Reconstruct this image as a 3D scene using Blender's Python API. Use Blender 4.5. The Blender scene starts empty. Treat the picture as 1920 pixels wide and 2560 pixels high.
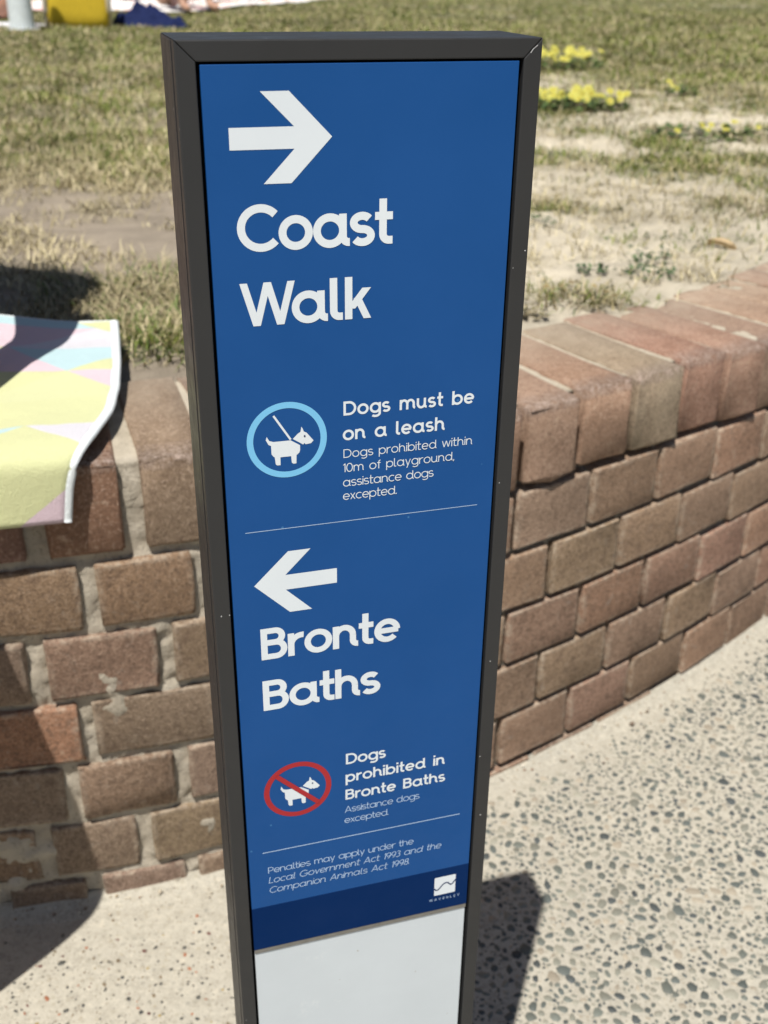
import bpy, bmesh, math, random
import numpy as np
from mathutils import Vector, Matrix
random.seed(7); rng = np.random.default_rng(11)
scene = bpy.context.scene
COL = scene.collection

# ------------------------------------------------------------------ camera, light, exposure
FPX, PITCH, ROLL = 2689.25, 0.473208, 0.0124118
fw = Vector((0, math.cos(PITCH), -math.sin(PITCH))); r0 = Vector((1, 0, 0)); u0 = r0.cross(fw)
r2 = math.cos(ROLL) * r0 + math.sin(ROLL) * u0
u2 = -math.sin(ROLL) * r0 + math.cos(ROLL) * u0
cam = bpy.data.cameras.new('camera'); camo = bpy.data.objects.new('camera', cam); COL.objects.link(camo)
M = Matrix((( r2.x, u2.x, -fw.x, 0), (r2.y, u2.y, -fw.y, 0), (r2.z, u2.z, -fw.z, 1.0), (0, 0, 0, 1)))
camo.matrix_world = M
cam.sensor_fit = 'VERTICAL'; cam.sensor_height = 36; cam.lens = FPX / 2560 * 36
cam.clip_start = 0.02; cam.clip_end = 500
cam.dof.use_dof = True; cam.dof.focus_distance = 0.53; cam.dof.aperture_fstop = 14
scene.camera = camo
scene.render.resolution_x = 768; scene.render.resolution_y = 1024

SUN_DIR = Vector((0.1231, 0.3870, -0.9138)).normalized()   # direction the light travels
world = bpy.data.worlds.new('World'); scene.world = world; world.use_nodes = True
nt = world.node_tree; nt.nodes.clear()
sky = nt.nodes.new('ShaderNodeTexSky'); sky.sky_type = 'NISHITA'; sky.sun_disc = False
sky.sun_elevation = math.asin(-SUN_DIR.z)
sky.sun_rotation = math.atan2(-SUN_DIR.x, -SUN_DIR.y) % (2 * math.pi)
bg = nt.nodes.new('ShaderNodeBackground'); bg.inputs[1].default_value = 0.05
wo = nt.nodes.new('ShaderNodeOutputWorld')
nt.links.new(sky.outputs[0], bg.inputs[0]); nt.links.new(bg.outputs[0], wo.inputs[0])
sl = bpy.data.lights.new('sun', 'SUN'); sl.energy = 5.0; sl.angle = math.radians(0.53); sl.color = (1.0, 0.955, 0.88)
so = bpy.data.objects.new('sun', sl); COL.objects.link(so)
so.rotation_euler = SUN_DIR.to_track_quat('-Z', 'Y').to_euler(); so.location = (-1, -3, 6)
scene.view_settings.view_transform = 'Standard'; scene.view_settings.look = 'None'
scene.view_settings.exposure = 0.25; scene.view_settings.gamma = 1
scene.view_settings.use_curve_mapping = False

# ------------------------------------------------------------------ helpers
def obj(name, me, mat=None, parent=None, kind=None, label=None, cat=None, group=None, color=None):
    if mat is not None and len(me.materials) == 0: me.materials.append(mat)
    o = bpy.data.objects.new(name, me); COL.objects.link(o)
    if parent is not None: o.parent = parent
    tag(o, kind, label, cat, group)
    if color: o.color = (*color, 1)
    return o
def tag(o, kind=None, label=None, cat=None, group=None):
    if kind: o['kind'] = kind
    if label: o['label'] = label
    if cat: o['category'] = cat
    if group: o['group'] = group
def empty(name, loc, rz=0, label=None, cat=None, group=None):
    o = bpy.data.objects.new(name, None); COL.objects.link(o); o.location = loc; o.rotation_euler = (0, 0, rz)
    o.empty_display_size = .05; tag(o, None, label, cat, group); return o
def mesh(name, V, F, smooth=False):
    me = bpy.data.meshes.new(name); me.from_pydata([tuple(v) for v in V], [], [tuple(f) for f in F]); me.update()
    if smooth: me.polygons.foreach_set('use_smooth', [True] * len(me.polygons))
    return me
def np_mesh(name, V, idx, per, smooth=False, col=None):
    """V (n,3), idx flat loop indices, per = verts per face (const)"""
    me = bpy.data.meshes.new(name); nf = len(idx) // per
    me.vertices.add(len(V)); me.vertices.foreach_set('co', np.asarray(V, np.float32).ravel())
    me.loops.add(len(idx)); me.loops.foreach_set('vertex_index', np.asarray(idx, np.int32).ravel())
    me.polygons.add(nf); me.polygons.foreach_set('loop_start', np.arange(0, nf * per, per, dtype=np.int32))
    if smooth: me.polygons.foreach_set('use_smooth', np.ones(nf, bool))
    me.update(calc_edges=True)
    if col is not None:
        a = me.color_attributes.new('Col', 'FLOAT_COLOR', 'POINT')
        a.data.foreach_set('color', np.c_[col, np.ones(len(col))].astype(np.float32).ravel())
    me.validate(); return me
def box(x0, x1, y0, y1, z0, z1):
    V = [(x, y, z) for x in (x0, x1) for y in (y0, y1) for z in (z0, z1)]
    F = [(0, 1, 3, 2), (4, 6, 7, 5), (0, 4, 5, 1), (2, 3, 7, 6), (0, 2, 6, 4), (1, 5, 7, 3)]
    return V, F
# numpy value noise
_T = np.random.default_rng(3).random((256, 256))
def vnoise(x, y, seed=0):
    x = np.asarray(x, float) + seed * 17.31; y = np.asarray(y, float) + seed * 7.77
    xi = np.floor(x).astype(int); yi = np.floor(y).astype(int); fx = x - xi; fy = y - yi
    fx = fx * fx * (3 - 2 * fx); fy = fy * fy * (3 - 2 * fy)
    g = lambda a, b: _T[a % 256, b % 256]
    return (g(xi, yi) * (1 - fx) + g(xi + 1, yi) * fx) * (1 - fy) + (g(xi, yi + 1) * (1 - fx) + g(xi + 1, yi + 1) * fx) * fy
def fbm(x, y, seed=0, oct=4):
    s = 0; a = .5; t = 0
    for o in range(oct):
        s = s + a * vnoise(np.asarray(x) * 2 ** o, np.asarray(y) * 2 ** o, seed + o * 3); t += a; a *= .55
    return s / t
def sstep(a, b, x):
    t = np.clip((np.asarray(x, float) - a) / (b - a), 0, 1); return t * t * (3 - 2 * t)

# ------------------------------------------------------------------ materials
class NB:
    def __init__(s, name):
        s.m = bpy.data.materials.new(name); s.m.use_nodes = True; s.t = s.m.node_tree; s.N = s.t.nodes; s.L = s.t.links
        s.b = s.N['Principled BSDF']
    def n(s, typ, **kw):
        x = s.N.new(typ)
        for k, v in kw.items(): setattr(x, k, v)
        return x
    def setin(s, node, key, v):
        if isinstance(v, bpy.types.NodeSocket): s.L.new(v, node.inputs[key])
        else: node.inputs[key].default_value = v
    def coords(s, kind='Object'): return s.n('ShaderNodeTexCoord').outputs[kind]
    def noise(s, vec, scale, detail=4, rough=.55, dist=0):
        x = s.n('ShaderNodeTexNoise'); s.L.new(vec, x.inputs['Vector'])
        x.inputs['Scale'].default_value = scale; x.inputs['Detail'].default_value = detail
        x.inputs['Roughness'].default_value = rough; x.inputs['Distortion'].default_value = dist; return x.outputs['Fac']
    def voro(s, vec, scale, feature='F1', rand=1):
        x = s.n('ShaderNodeTexVoronoi', feature=feature); s.L.new(vec, x.inputs['Vector'])
        x.inputs['Scale'].default_value = scale; x.inputs['Randomness'].default_value = rand; return x
    def ramp(s, fac, stops, interp='LINEAR'):
        x = s.n('ShaderNodeValToRGB'); s.L.new(fac, x.inputs[0]); x.color_ramp.interpolation = interp
        e = x.color_ramp.elements
        while len(e) > 1: e.remove(e[-1])
        for i, (p, c) in enumerate(stops):
            if i == 0: e[0].position = p
            else: e.new(p)
            c = (c, c, c) if isinstance(c, (int, float)) else c
            e[i].color = (*c, 1)
        return x.outputs[0]
    def mix(s, fac, a, b, mode='MIX'):
        x = s.n('ShaderNodeMix', data_type='RGBA', blend_type=mode)
        for k, v in ((0, fac), (6, a), (7, b)):
            if isinstance(v, bpy.types.NodeSocket): s.L.new(v, x.inputs[k])
            else: x.inputs[k].default_value = v if k == 0 else (*v, 1)
        return x.outputs[2]
    def math(s, op, a, b=0., c=0.):
        x = s.n('ShaderNodeMath', operation=op)
        for k, v in enumerate((a, b, c)): s.setin(x, k, v)
        return x.outputs[0]
    def bump(s, h, strength=.5, dist=.002, normal=None):
        x = s.n('ShaderNodeBump'); s.L.new(h, x.inputs['Height']); x.inputs['Strength'].default_value = strength
        x.inputs['Distance'].default_value = dist
        if normal is not None: s.L.new(normal, x.inputs['Normal'])
        return x.outputs[0]
    def out(s, col=None, rough=.8, normal=None, metallic=0, spec=.5, **kw):
        if col is not None:
            if isinstance(col, bpy.types.NodeSocket): s.L.new(col, s.b.inputs['Base Color'])
            else: s.b.inputs['Base Color'].default_value = (*col, 1)
        s.setin(s.b, 'Roughness', rough); s.setin(s.b, 'Metallic', metallic); s.setin(s.b, 'Specular IOR Level', spec)
        if normal is not None: s.L.new(normal, s.b.inputs['Normal'])
        for k, v in kw.items(): s.setin(s.b, k, v)
        return s.m

def m_brick():
    b = NB('brick'); c = b.coords(); oi = b.n('ShaderNodeObjectInfo')
    off = b.n('ShaderNodeVectorMath', operation='MULTIPLY_ADD')
    b.L.new(oi.outputs['Random'], off.inputs[0]); off.inputs[1].default_value = (37, 53, 29); b.L.new(c, off.inputs[2])
    v = off.outputs[0]
    n1 = b.noise(v, 28, 5, .6); n2 = b.noise(v, 330, 5, .7); n3 = b.noise(v, 900, 2)
    col = b.mix(b.ramp(n1, [(.3, 0.), (.7, 1.)]), oi.outputs['Color'], (.70, .68, .64), 'MULTIPLY')
    col = b.mix(.3, oi.outputs['Color'], col)
    n4 = b.noise(v, 130, 4, .75)
    col = b.mix(b.ramp(n2, [(.34, .85), (.49, 0.)]), col, (.075, .05, .038))
    col = b.mix(b.ramp(n4, [(.34, .55), (.47, 0.)]), col, (.11, .075, .055))
    col = b.mix(b.ramp(n4, [(.55, 0.), (.70, .45)]), col, (.44, .33, .24))
    col = b.mix(b.ramp(n2, [(.56, 0.), (.72, .75)]), col, (.46, .36, .28))
    # pale mortar smear and dust
    sm = b.noise(v, 45, 6, .75, .6)
    col = b.mix(b.ramp(sm, [(.60, 0.), (.72, .55)]), col, (.42, .37, .31))
    n5 = b.noise(v, 55, 5, .8)
    col = b.mix(b.ramp(n5, [(.36, .5), (.48, 0.)]), col, (.13, .085, .062))
    sp = b.n('ShaderNodeSeparateXYZ'); b.L.new(c, sp.inputs[0])
    ex = b.math('MULTIPLY_ADD', b.math('ABSOLUTE', sp.outputs['X']), 1., -.050); ez = b.math('MULTIPLY_ADD', b.math('ABSOLUTE', sp.outputs['Z']), 1., -.0300)
    ed = b.math('MAXIMUM', b.math('MULTIPLY', ex, 110.), b.math('MULTIPLY', ez, 130.))
    ed = b.math('MULTIPLY', b.ramp(ed, [(0., 0.), (.9, 1.)]), b.ramp(b.noise(v, 95, 5, .8), [(.45, 0.), (.60, 1.)]))
    col = b.mix(b.math('MULTIPLY', ed, .6), col, (.50, .42, .33))
    vo = b.voro(v, 190).outputs['Distance']
    pit = b.math('MULTIPLY', b.ramp(vo, [(.06, 1.), (.16, 0.)]), b.ramp(b.noise(v, 60, 2), [(.5, 0.), (.62, 1.)]))
    col = b.mix(b.math('MULTIPLY', pit, .75), col, (.05, .035, .03))
    h = b.math('SUBTRACT', b.math('ADD', b.math('MULTIPLY', n2, .7), b.math('MULTIPLY', n3, .3)), pit)
    nrm = b.bump(b.math('ADD', h, b.math('MULTIPLY', n4, .8)), .8, .003)
    return b.out(col, .93, nrm, spec=.25)
def m_coping():
    b = NB('coping_brick'); c = b.coords(); oi = b.n('ShaderNodeObjectInfo')
    off = b.n('ShaderNodeVectorMath', operation='MULTIPLY_ADD')
    b.L.new(oi.outputs['Random'], off.inputs[0]); off.inputs[1].default_value = (37, 53, 29); b.L.new(c, off.inputs[2])
    v = off.outputs[0]; sp = b.n('ShaderNodeSeparateXYZ'); b.L.new(c, sp.inputs[0])
    n1 = b.noise(v, 24, 5, .6); n2 = b.noise(v, 300, 5, .7); n3 = b.noise(v, 850, 2)
    col = b.mix(b.ramp(n1, [(.3, 0.), (.7, .6)]), oi.outputs['Color'], (.66, .6, .55), 'MULTIPLY')
    n4 = b.noise(v, 120, 4, .75)
    col = b.mix(b.ramp(n2, [(.33, .8), (.47, 0.)]), col, (.10, .065, .05))
    col = b.mix(b.ramp(n4, [(.36, .4), (.47, 0.)]), col, (.14, .09, .065))
    col = b.mix(b.ramp(n4, [(.55, 0.), (.68, .45)]), col, (.50, .38, .28))
    col = b.mix(b.ramp(n2, [(.55, 0.), (.70, .7)]), col, (.52, .40, .32))
    # worn, crumbled front arris: broken pale grog shows along the upper front edge
    fy = b.math('MULTIPLY_ADD', sp.outputs['Y'], -1., -.075)      # >0 towards the front
    fz = b.math('MULTIPLY_ADD', sp.outputs['Z'], 1., -.036)
    w = b.math('MULTIPLY', b.ramp(b.math('MULTIPLY', fy, 25.), [(0., 0.), (.9, 1.)]), b.ramp(b.math('MULTIPLY', fz, 70.), [(0., 0.), (.8, 1.)]))
    w = b.math('MULTIPLY', w, b.ramp(b.noise(v, 150, 5, .8), [(.42, 0.), (.60, 1.)]))
    col = b.mix(b.math('MULTIPLY', w, .85), col, (.60, .47, .40))
    # sand dusted over the back of the top
    sd = b.math('MULTIPLY', b.ramp(b.math('MULTIPLY_ADD', sp.outputs['Y'], 5., .15), [(0., 0.), (.9, 1.)]), b.ramp(b.noise(v, 35, 5, .7), [(.3, .25), (.65, 1.)]))
    sd = b.math('MULTIPLY', sd, b.ramp(b.math('MULTIPLY_ADD', sp.outputs['Z'], 40., -1.), [(0., 0.), (.6, .8)]))
    col = b.mix(sd, col, (.48, .40, .31))
    h = b.math('ADD', b.math('MULTIPLY', n2, .8), b.math('MULTIPLY', n3, .3))
    h = b.math('ADD', h, b.math('MULTIPLY', w, b.math('MULTIPLY', n2, 1.4)))
    return b.out(col, .95, b.bump(h, .75, .003), spec=.2)
def m_mortar():
    b = NB('mortar'); v = b.coords()
    at = b.n('ShaderNodeAttribute', attribute_name='Col').outputs['Color']
    n2 = b.noise(v, 230, 6, .75); n1 = b.noise(v, 30, 4)
    col = b.mix(b.ramp(n1, [(.3, 0.), (.7, .5)]), at, (.6, .56, .5), 'MULTIPLY')
    col = b.mix(b.ramp(n2, [(.32, .7), (.45, 0.)]), col, (.10, .085, .07))
    return b.out(col, .95, b.bump(n2, .9, .004), spec=.2)
def m_cement():
    b = NB('exposed_aggregate_concrete'); v = b.coords()
    n1 = b.noise(v, 3.2, 5, .6); n2 = b.noise(v, 60, 5, .65); n3 = b.noise(v, 420, 4, .7)
    col = b.ramp(n1, [(.3, (.375, .353, .300)), (.7, (.455, .425, .352))])
    col = b.mix(b.ramp(n2, [(.38, .7), (.55, 0.)]), col, (.34, .315, .26))
    col = b.mix(b.ramp(n2, [(.60, 0.), (.75, .5)]), col, (.62, .55, .43))
    col = b.mix(b.ramp(n3, [(.33, .75), (.45, 0.)]), col, (.20, .185, .155))
    vo = b.voro(v, 210); vc = b.n('ShaderNodeSeparateColor'); b.L.new(vo.outputs['Color'], vc.inputs[0])
    sel = b.math('MULTIPLY', b.ramp(vo.outputs['Distance'], [(.22, 1.), (.34, 0.)]), b.ramp(vc.outputs[0], [(.42, 0.), (.44, 1.)]))
    col = b.mix(b.math('MULTIPLY', sel, .6), col, b.ramp(vc.outputs[1], [(0., (.16, .16, .14)), (.5, (.26, .22, .16)), (1., (.2, .19, .18))]))
    vo2 = b.voro(v, 118); vc2 = b.n('ShaderNodeSeparateColor'); b.L.new(vo2.outputs['Color'], vc2.inputs[0])
    sel2 = b.math('MULTIPLY', b.ramp(vo2.outputs['Distance'], [(.26, 1.), (.38, 0.)]), b.ramp(vc2.outputs[0], [(.52, 0.), (.54, 1.)]))
    col = b.mix(b.math('MULTIPLY', sel2, .45), col, b.ramp(vc2.outputs[1], [(0., (.24, .24, .205)), (.5, (.34, .30, .22)), (1., (.19, .19, .17))]))
    col = b.mix(b.ramp(b.noise(v, 150, 4, .75), [(.52, 0.), (.72, .5)]), col, (.64, .59, .48))
    return b.out(col, .85, b.bump(b.math('ADD', n3, b.math('MULTIPLY', n2, .5)), .45, .0012), spec=.3)
def m_attr(name, rough=.9, bs=0, bd=.001, scale=300, spec=.3, trans=0, var=0.):
    b = NB(name); at = b.n('ShaderNodeAttribute', attribute_name='Col').outputs['Color']; v = b.coords()
    nz = b.noise(v, scale, 5, .7); col = at
    if var: col = b.mix(b.ramp(nz, [(.3, var), (.5, 0.)]), at, (.35, .32, .28), 'MULTIPLY')
    nrm = b.bump(nz, bs, bd) if bs else None
    return b.out(col, rough, nrm, spec=spec)
def m_paint(name, col, rough=.35, grain=0., metallic=0., spec=.5, dirt=None, speck=None):
    b = NB(name); v = b.coords(); n = b.noise(v, 14, 4, .6); g = b.noise(v, 2600, 2)
    c = b.mix(b.ramp(n, [(.35, 0.), (.7, .18)]), col, tuple(min(1, x * 1.35 + .01) for x in col))
    if dirt: c = b.mix(b.ramp(b.noise(v, 34, 6, .8), [(.62, 0.), (.8, .5)]), c, dirt)
    if speck:
        vo = b.voro(v, 75); sc = b.n('ShaderNodeSeparateColor'); b.L.new(vo.outputs['Color'], sc.inputs[0])
        s_ = b.math('MULTIPLY', b.ramp(vo.outputs['Distance'], [(.035, 1.), (.06, 0.)]), b.ramp(sc.outputs[0], [(.80, 0.), (.82, 1.)]))
        c = b.mix(s_, c, speck)
    r = b.ramp(b.noise(v, 60, 4, .7), [(.3, rough * .85), (.7, min(1, rough * 1.25))])
    return b.out(c, r, b.bump(g, grain, .0002) if grain else None, metallic=metallic, spec=spec)
def m_simple(name, col, rough=.7, bs=.3, scale=200, spec=.3, **kw):
    b = NB(name); v = b.coords(); n = b.noise(v, scale, 4, .65)
    c = b.mix(b.ramp(n, [(.3, .5), (.6, 0.)]), col, tuple(x * .7 for x in col))
    return b.out(c, rough, b.bump(n, bs, .002), spec=spec, **kw)

MAT = dict(
    brick=m_brick(), coping=m_coping(), mortar=m_mortar(), cement=m_cement(),
    pebble=m_attr('pebble', .55, .25, .0006, 700, .4, var=.5),
    soil=m_attr('sandy_soil', .97, .8, .006, 260, .15, var=.45),
    grass=m_attr('grass_blade', .6, 0, spec=.25),
    frame=m_paint('charcoal_powder_coat', (.027, .0275, .029), .45, .12, 0, .35, speck=(.35, .35, .35)),
    frame_side=m_paint('charcoal_powder_coat_side', (.055, .053, .05), .30, .1, 0, .55),
    dark=m_simple('dark_interior', (.004, .004, .005), .8),
    blue=m_paint('blue_print', (.006, .069, .250), .5, .06, 0, .2, speck=(.05, .17, .38)),
    navy=m_paint('navy_print', (.002, .021, .096), .7, .06, 0, .05),
    white=m_paint('white_print', (.68, .735, .79), .55, 0, spec=.25),
    pale=m_paint('pale_print', (.40, .54, .76), .5, 0, spec=.3),
    panelwhite=m_paint('white_panel_paint', (.56, .61, .65), .45, .08, 0, .3, dirt=(.80, .82, .82), speck=(.38, .36, .33)),
    cyan=m_paint('light_blue_print', (.17, .50, .80), .38, .04),
    red=m_paint('red_print', (.37, .022, .028), .5, .04, spec=.25),
    greystrip=m_simple('grey_foam_edge', (.20, .19, .17), .8),
    hem=m_simple('white_towel_hem', (.80, .85, .86), .95, .8, 500, .1),
)

# ------------------------------------------------------------------ curved wall geometry
C3, C2, C1, C0 = -0.04455833, 0.39211812, 0.52566196, 1.05826450
XA, XB = -.5, .8
def yw(x):
    x = np.asarray(x, float); xc = np.clip(x, XA, XB)
    return C3 * xc**3 + C2 * xc**2 + C1 * xc + C0 + (3 * C3 * xc**2 + 2 * C2 * xc + C1) * (x - xc)
xs_ = np.linspace(-2.2, 3.0, 10401); ys_ = yw(xs_)
ss_ = np.r_[0, np.cumsum(np.hypot(np.diff(xs_), np.diff(ys_)))]; ss_ -= np.interp(.1575, xs_, ss_)
def s_of_x(x): return float(np.interp(x, xs_, ss_))
def P(s, d=0.):
    """point d metres into the bank from the wall face, tangent angle"""
    x = np.interp(s, ss_, xs_); y = yw(x); e = 1e-3
    tx = np.interp(s + e, ss_, xs_) - np.interp(s - e, ss_, xs_); ty = yw(np.interp(s + e, ss_, xs_)) - yw(np.interp(s - e, ss_, xs_))
    L = np.hypot(tx, ty); tx, ty = tx / L, ty / L
    return x - ty * d, y + tx * d, np.arctan2(ty, tx)
def dzs(s): return -.0215 * sstep(s_of_x(-.19), s_of_x(.15), s) - .014 * sstep(s_of_x(.38), s_of_x(.60), s)
def left(s): return 1 - sstep(s_of_x(-.17), s_of_x(.10), s)      # 1 on the rough rebuilt left stretch
TOP = .564; BED1 = .459; CRS = .0838
S0, S1 = s_of_x(-1.35), s_of_x(1.55)

wall = empty('brick_wall', (P(0)[0], P(0)[1], 0), 0, 'low curved retaining wall of weathered brown bricks with a brick-on-edge coping, behind the sign', 'wall')
WO = np.array([P(0)[0], P(0)[1], 0])

def brick_mesh(w, d, h, r, jit, seed, chip=0.):
    rg = np.random.default_rng(seed)
    def ax(a, n=None): return [-a, -a + r, 0, a - r, a]
    X, Y, Z = ax(w / 2), ax(d / 2), ax(h / 2)
    idx = {}; V = []; F = []
    def vid(i, j, k):
        key = (i, j, k)
        if key not in idx:
            p = np.array([X[i], Y[j], Z[k]]); c = np.array([np.clip(p[0], -w / 2 + r, w / 2 - r), np.clip(p[1], -d / 2 + r, d / 2 - r), np.clip(p[2], -h / 2 + r, h / 2 - r)])
            q = p - c; L = np.linalg.norm(q)
            edge = (i in (0, 4)) + (j in (0, 4)) + (k in (0, 4))
            if edge >= 2: p = c + q / L * r * (1.12 if edge == 2 else 1.05)
            p = p + rg.normal(0, jit, 3) * (1.0 if edge >= 2 else .35)
            if chip and j == 0 and k in (3, 4): p += np.array([0, 1, -1]) * abs(rg.normal(0, chip)) * (1 if k == 4 else .3)
            idx[key] = len(V); V.append(p)
        return idx[key]
    for a in range(4):
        for b in range(4):
            F += [(vid(a, b, 0), vid(a, b + 1, 0), vid(a + 1, b + 1, 0), vid(a + 1, b, 0)), (vid(a, b, 4), vid(a + 1, b, 4), vid(a + 1, b + 1, 4), vid(a, b + 1, 4)),
                  (vid(a, 0, b), vid(a + 1, 0, b), vid(a + 1, 0, b + 1), vid(a, 0, b + 1)), (vid(a, 4, b), vid(a, 4, b + 1), vid(a + 1, 4, b + 1), vid(a + 1, 4, b)),
                  (vid(0, a, b), vid(0, a, b + 1), vid(0, a + 1, b + 1), vid(0, a + 1, b)), (vid(4, a, b), vid(4, a + 1, b), vid(4, a + 1, b + 1), vid(4, a, b + 1))]
    return mesh('brick', V, F, True)
BW, BD, BH = .118, .11, .0750
brickm = [brick_mesh(BW, BD, BH, .0026, .0007, 50 + i) for i in range(8)]
brickr = [brick_mesh(BW, BD, BH, .0034, .0014, 80 + i) for i in range(6)]
CW, CD, CH = .0860, .232, .0985
copm = [brick_mesh(CW, CD, CH, .0042, .0013, 20 + i, .004) for i in range(8)]
for m_ in brickm + brickr: m_.materials.append(MAT['brick'])
for m_ in copm: m_.materials.append(MAT['coping'])

PINK = (.265, .162, .115); TAN = (.27, .180, .120); OLIVE = (.245, .178, .122); ORANGE = (.31, .170, .100); GREYB = (.225, .165, .122); MAUVE = (.24, .155, .118)
def jitc(c, a=.12):
    f = 1 + random.uniform(-a, a); return tuple(max(.01, x * f * (1 + random.uniform(-.04, .04))) for x in c)
bias = {1: [TAN, PINK, OLIVE, TAN], 2: [PINK, TAN, TAN, PINK, OLIVE], 3: [PINK, TAN, PINK, PINK], 4: [TAN, PINK, TAN, OLIVE, PINK], 5: [OLIVE, TAN, OLIVE, TAN], 6: [OLIVE, TAN, GREYB]}
NBR = [0]
def place_brick(s_mid, row, width, rough, col=None, hgt=None):
    x, y, a = P(s_mid, BD / 2)
    z = BED1 - (row - 1) * CRS - CRS / 2 + float(dzs(s_mid))
    out = random.uniform(-.0015, .0015) * (1 + rough)
    me = random.choice(brickr if rough > .5 else brickm)
    o = bpy.data.objects.new('brick', me); COL.objects.link(o); o.parent = wall
    o.location = (float(x) - WO[0] + out * math.sin(a), float(y) - WO[1] - out * math.cos(a), z)
    o.rotation_euler = (random.gauss(0, .005), random.gauss(0, .004 + .005 * rough), float(a) + random.gauss(0, .007))
    o.scale = (width / BW, 1, (hgt or BH - .0015 * rough) / BH)
    if col is None: col = random.choice(bias[row])
    fB = 1.28 - .18 * rough; mB = (.262, .168, .118); qB = .62 if rough < .5 else .9; col = tuple(m_ + (c_ - m_) * qB for c_, m_ in zip(col, mB))
    o.color = (*jitc((col[0] * fB * 1.02, col[1] * fB, col[2] * fB), .10), 1); NBR[0] += 1
# joints: explicit x positions where the photograph shows them on the left stretch
LJ = {1: [-.415, -.300, -.190], 2: [-.475, -.359, -.232, -.115], 3: [-.445, -.319, -.178], 4: [-.465, -.344, -.227, -.105], 5: [-.495, -.382, -.275, -.165], 6: [-.438, -.335, -.226, -.11]}
LC = {(1, 1): TAN, (1, 0): TAN, (2, 1): MAUVE, (2, 2): OLIVE, (3, 1): GREYB, (3, 0): ORANGE, (4, 1): OLIVE, (4, 0): GREYB, (4, 2): GREYB, (5, 2): OLIVE, (5, 1): GREYB, (5, 0): TAN, (6, 1): GREYB, (6, 0): GREYB, (2, 0): GREYB}
HS = .1278
for row in range(1, 7):
    js = [s_of_x(x) for x in LJ[row]]
    ph = 0 if row % 2 else HS * .5
    right0 = [ph + k * HS for k in range(0, 30) if ph + k * HS < S1]
    gap = right0[0] - js[-1]; n = max(1, round(gap / .124)); mid = [js[-1] + gap * k / n for k in range(1, n)]
    leftj = []; s = js[0] - .122
    while s > S0: leftj.insert(0, s); s -= .122 + random.uniform(-.004, .004)
    J = leftj + js + mid + right0
    for k in range(len(J) - 1):
        sm = (J[k] + J[k + 1]) / 2; lf = float(left(sm))
        jw = .0090 + lf * .0095
        li = k - len(leftj)
        place_brick(sm, row, J[k + 1] - J[k] - jw + random.uniform(-.0015, .0015), lf, LC.get((row, li)) if 0 <= li < len(js) - 1 else None)
# coping of bricks on edge
cop_right_x = [.1611, .2366, .3111, .3877, .4598]
sj = [s_of_x(x) for x in cop_right_x]; st = sj[-1] + .094
while st < S1: sj.append(st); st += .094 + random.uniform(-.002, .002)
lj = [s_of_x(-.343), s_of_x(-.250)]
gap = sj[0] - lj[-1]; n = round(gap / .096); mid = [lj[-1] + gap * k / n for k in range(1, n)]
ll = []; st = lj[0] - .096
while st > S0: ll.insert(0, st); st -= .096
J = ll + lj + mid + sj
COPC_ = [jitc((.29, .165, .115)), jitc((.31, .185, .13)), jitc((.27, .15, .105)), (.31, .26, .165), jitc((.30, .155, .105))]
for k in range(len(J) - 1):
    sm = (J[k] + J[k + 1]) / 2; lf = float(left(sm)); jw = .0145 + lf * .008
    c_ang = P(sm)[2]; skew = -.08 * float(1 - lf)
    # turn the brick about its front edge
    x, y, a = P(sm, 0.); aa = a + skew + random.gauss(0, .01)
    out = random.uniform(-.003, .003)
    cx = float(x) - math.sin(aa) * (CD / 2 + out); cy = float(y) + math.cos(aa) * (CD / 2 + out)
    o = bpy.data.objects.new('coping_brick', random.choice(copm)); COL.objects.link(o); o.parent = wall
    o.location = (cx - WO[0], cy - WO[1], TOP - CH / 2 + float(dzs(sm)) + random.uniform(-.0015, .0015))
    o.rotation_euler = (random.gauss(0, .006), random.gauss(0, .012), float(aa))
    o.scale = ((J[k + 1] - J[k] - jw) / CW, 1, 1)
    ri = k - (len(ll) + len(lj) + len(mid))
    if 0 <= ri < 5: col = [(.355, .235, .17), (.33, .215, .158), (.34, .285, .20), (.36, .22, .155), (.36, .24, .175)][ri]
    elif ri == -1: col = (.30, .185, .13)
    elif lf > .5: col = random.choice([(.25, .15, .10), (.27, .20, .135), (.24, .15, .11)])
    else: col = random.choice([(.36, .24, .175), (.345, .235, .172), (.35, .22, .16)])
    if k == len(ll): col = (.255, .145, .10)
    if k == len(ll) + 1: col = (.27, .205, .14)
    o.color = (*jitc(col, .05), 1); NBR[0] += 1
# mortar core
ns = int((S1 - S0) / .005); sv = np.linspace(S0, S1, ns)
zf = np.linspace(-.12, TOP - .004, 150); dt = np.linspace(.012, .222, 20)
lf = left(sv); rec_base = .0105 * (1 - lf) + .0058 * lf
rows_ = []; cols = []
sand_m = np.array([.56, .505, .415]); dark_m = np.array([.29, .26, .215])
for z in zf:
    nz = fbm(sv * 90, np.full(ns, z * 90), 4, 4); nb = fbm(sv * 22, np.full(ns, z * 22), 9, 3)
    rec = rec_base + (nz - .5) * (.006 + .004 * lf) - np.maximum(0, nb - .60) * .03 * lf
    if z > BED1 - .005: rec = rec + .004 + .012 * (1 - lf)
    rec = rec + (1 - sstep(-.05, .03, z)) * 0
    x, y, a = P(sv, rec); rows_.append(np.c_[x - WO[0], y - WO[1], z + dzs(sv)])
    cols.append(dark_m[None] + (sand_m - dark_m)[None] * (lf * .9 + .1)[:, None] * (.75 + .5 * nz[:, None]))
dt = np.linspace(.026, .222, 20)
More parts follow.
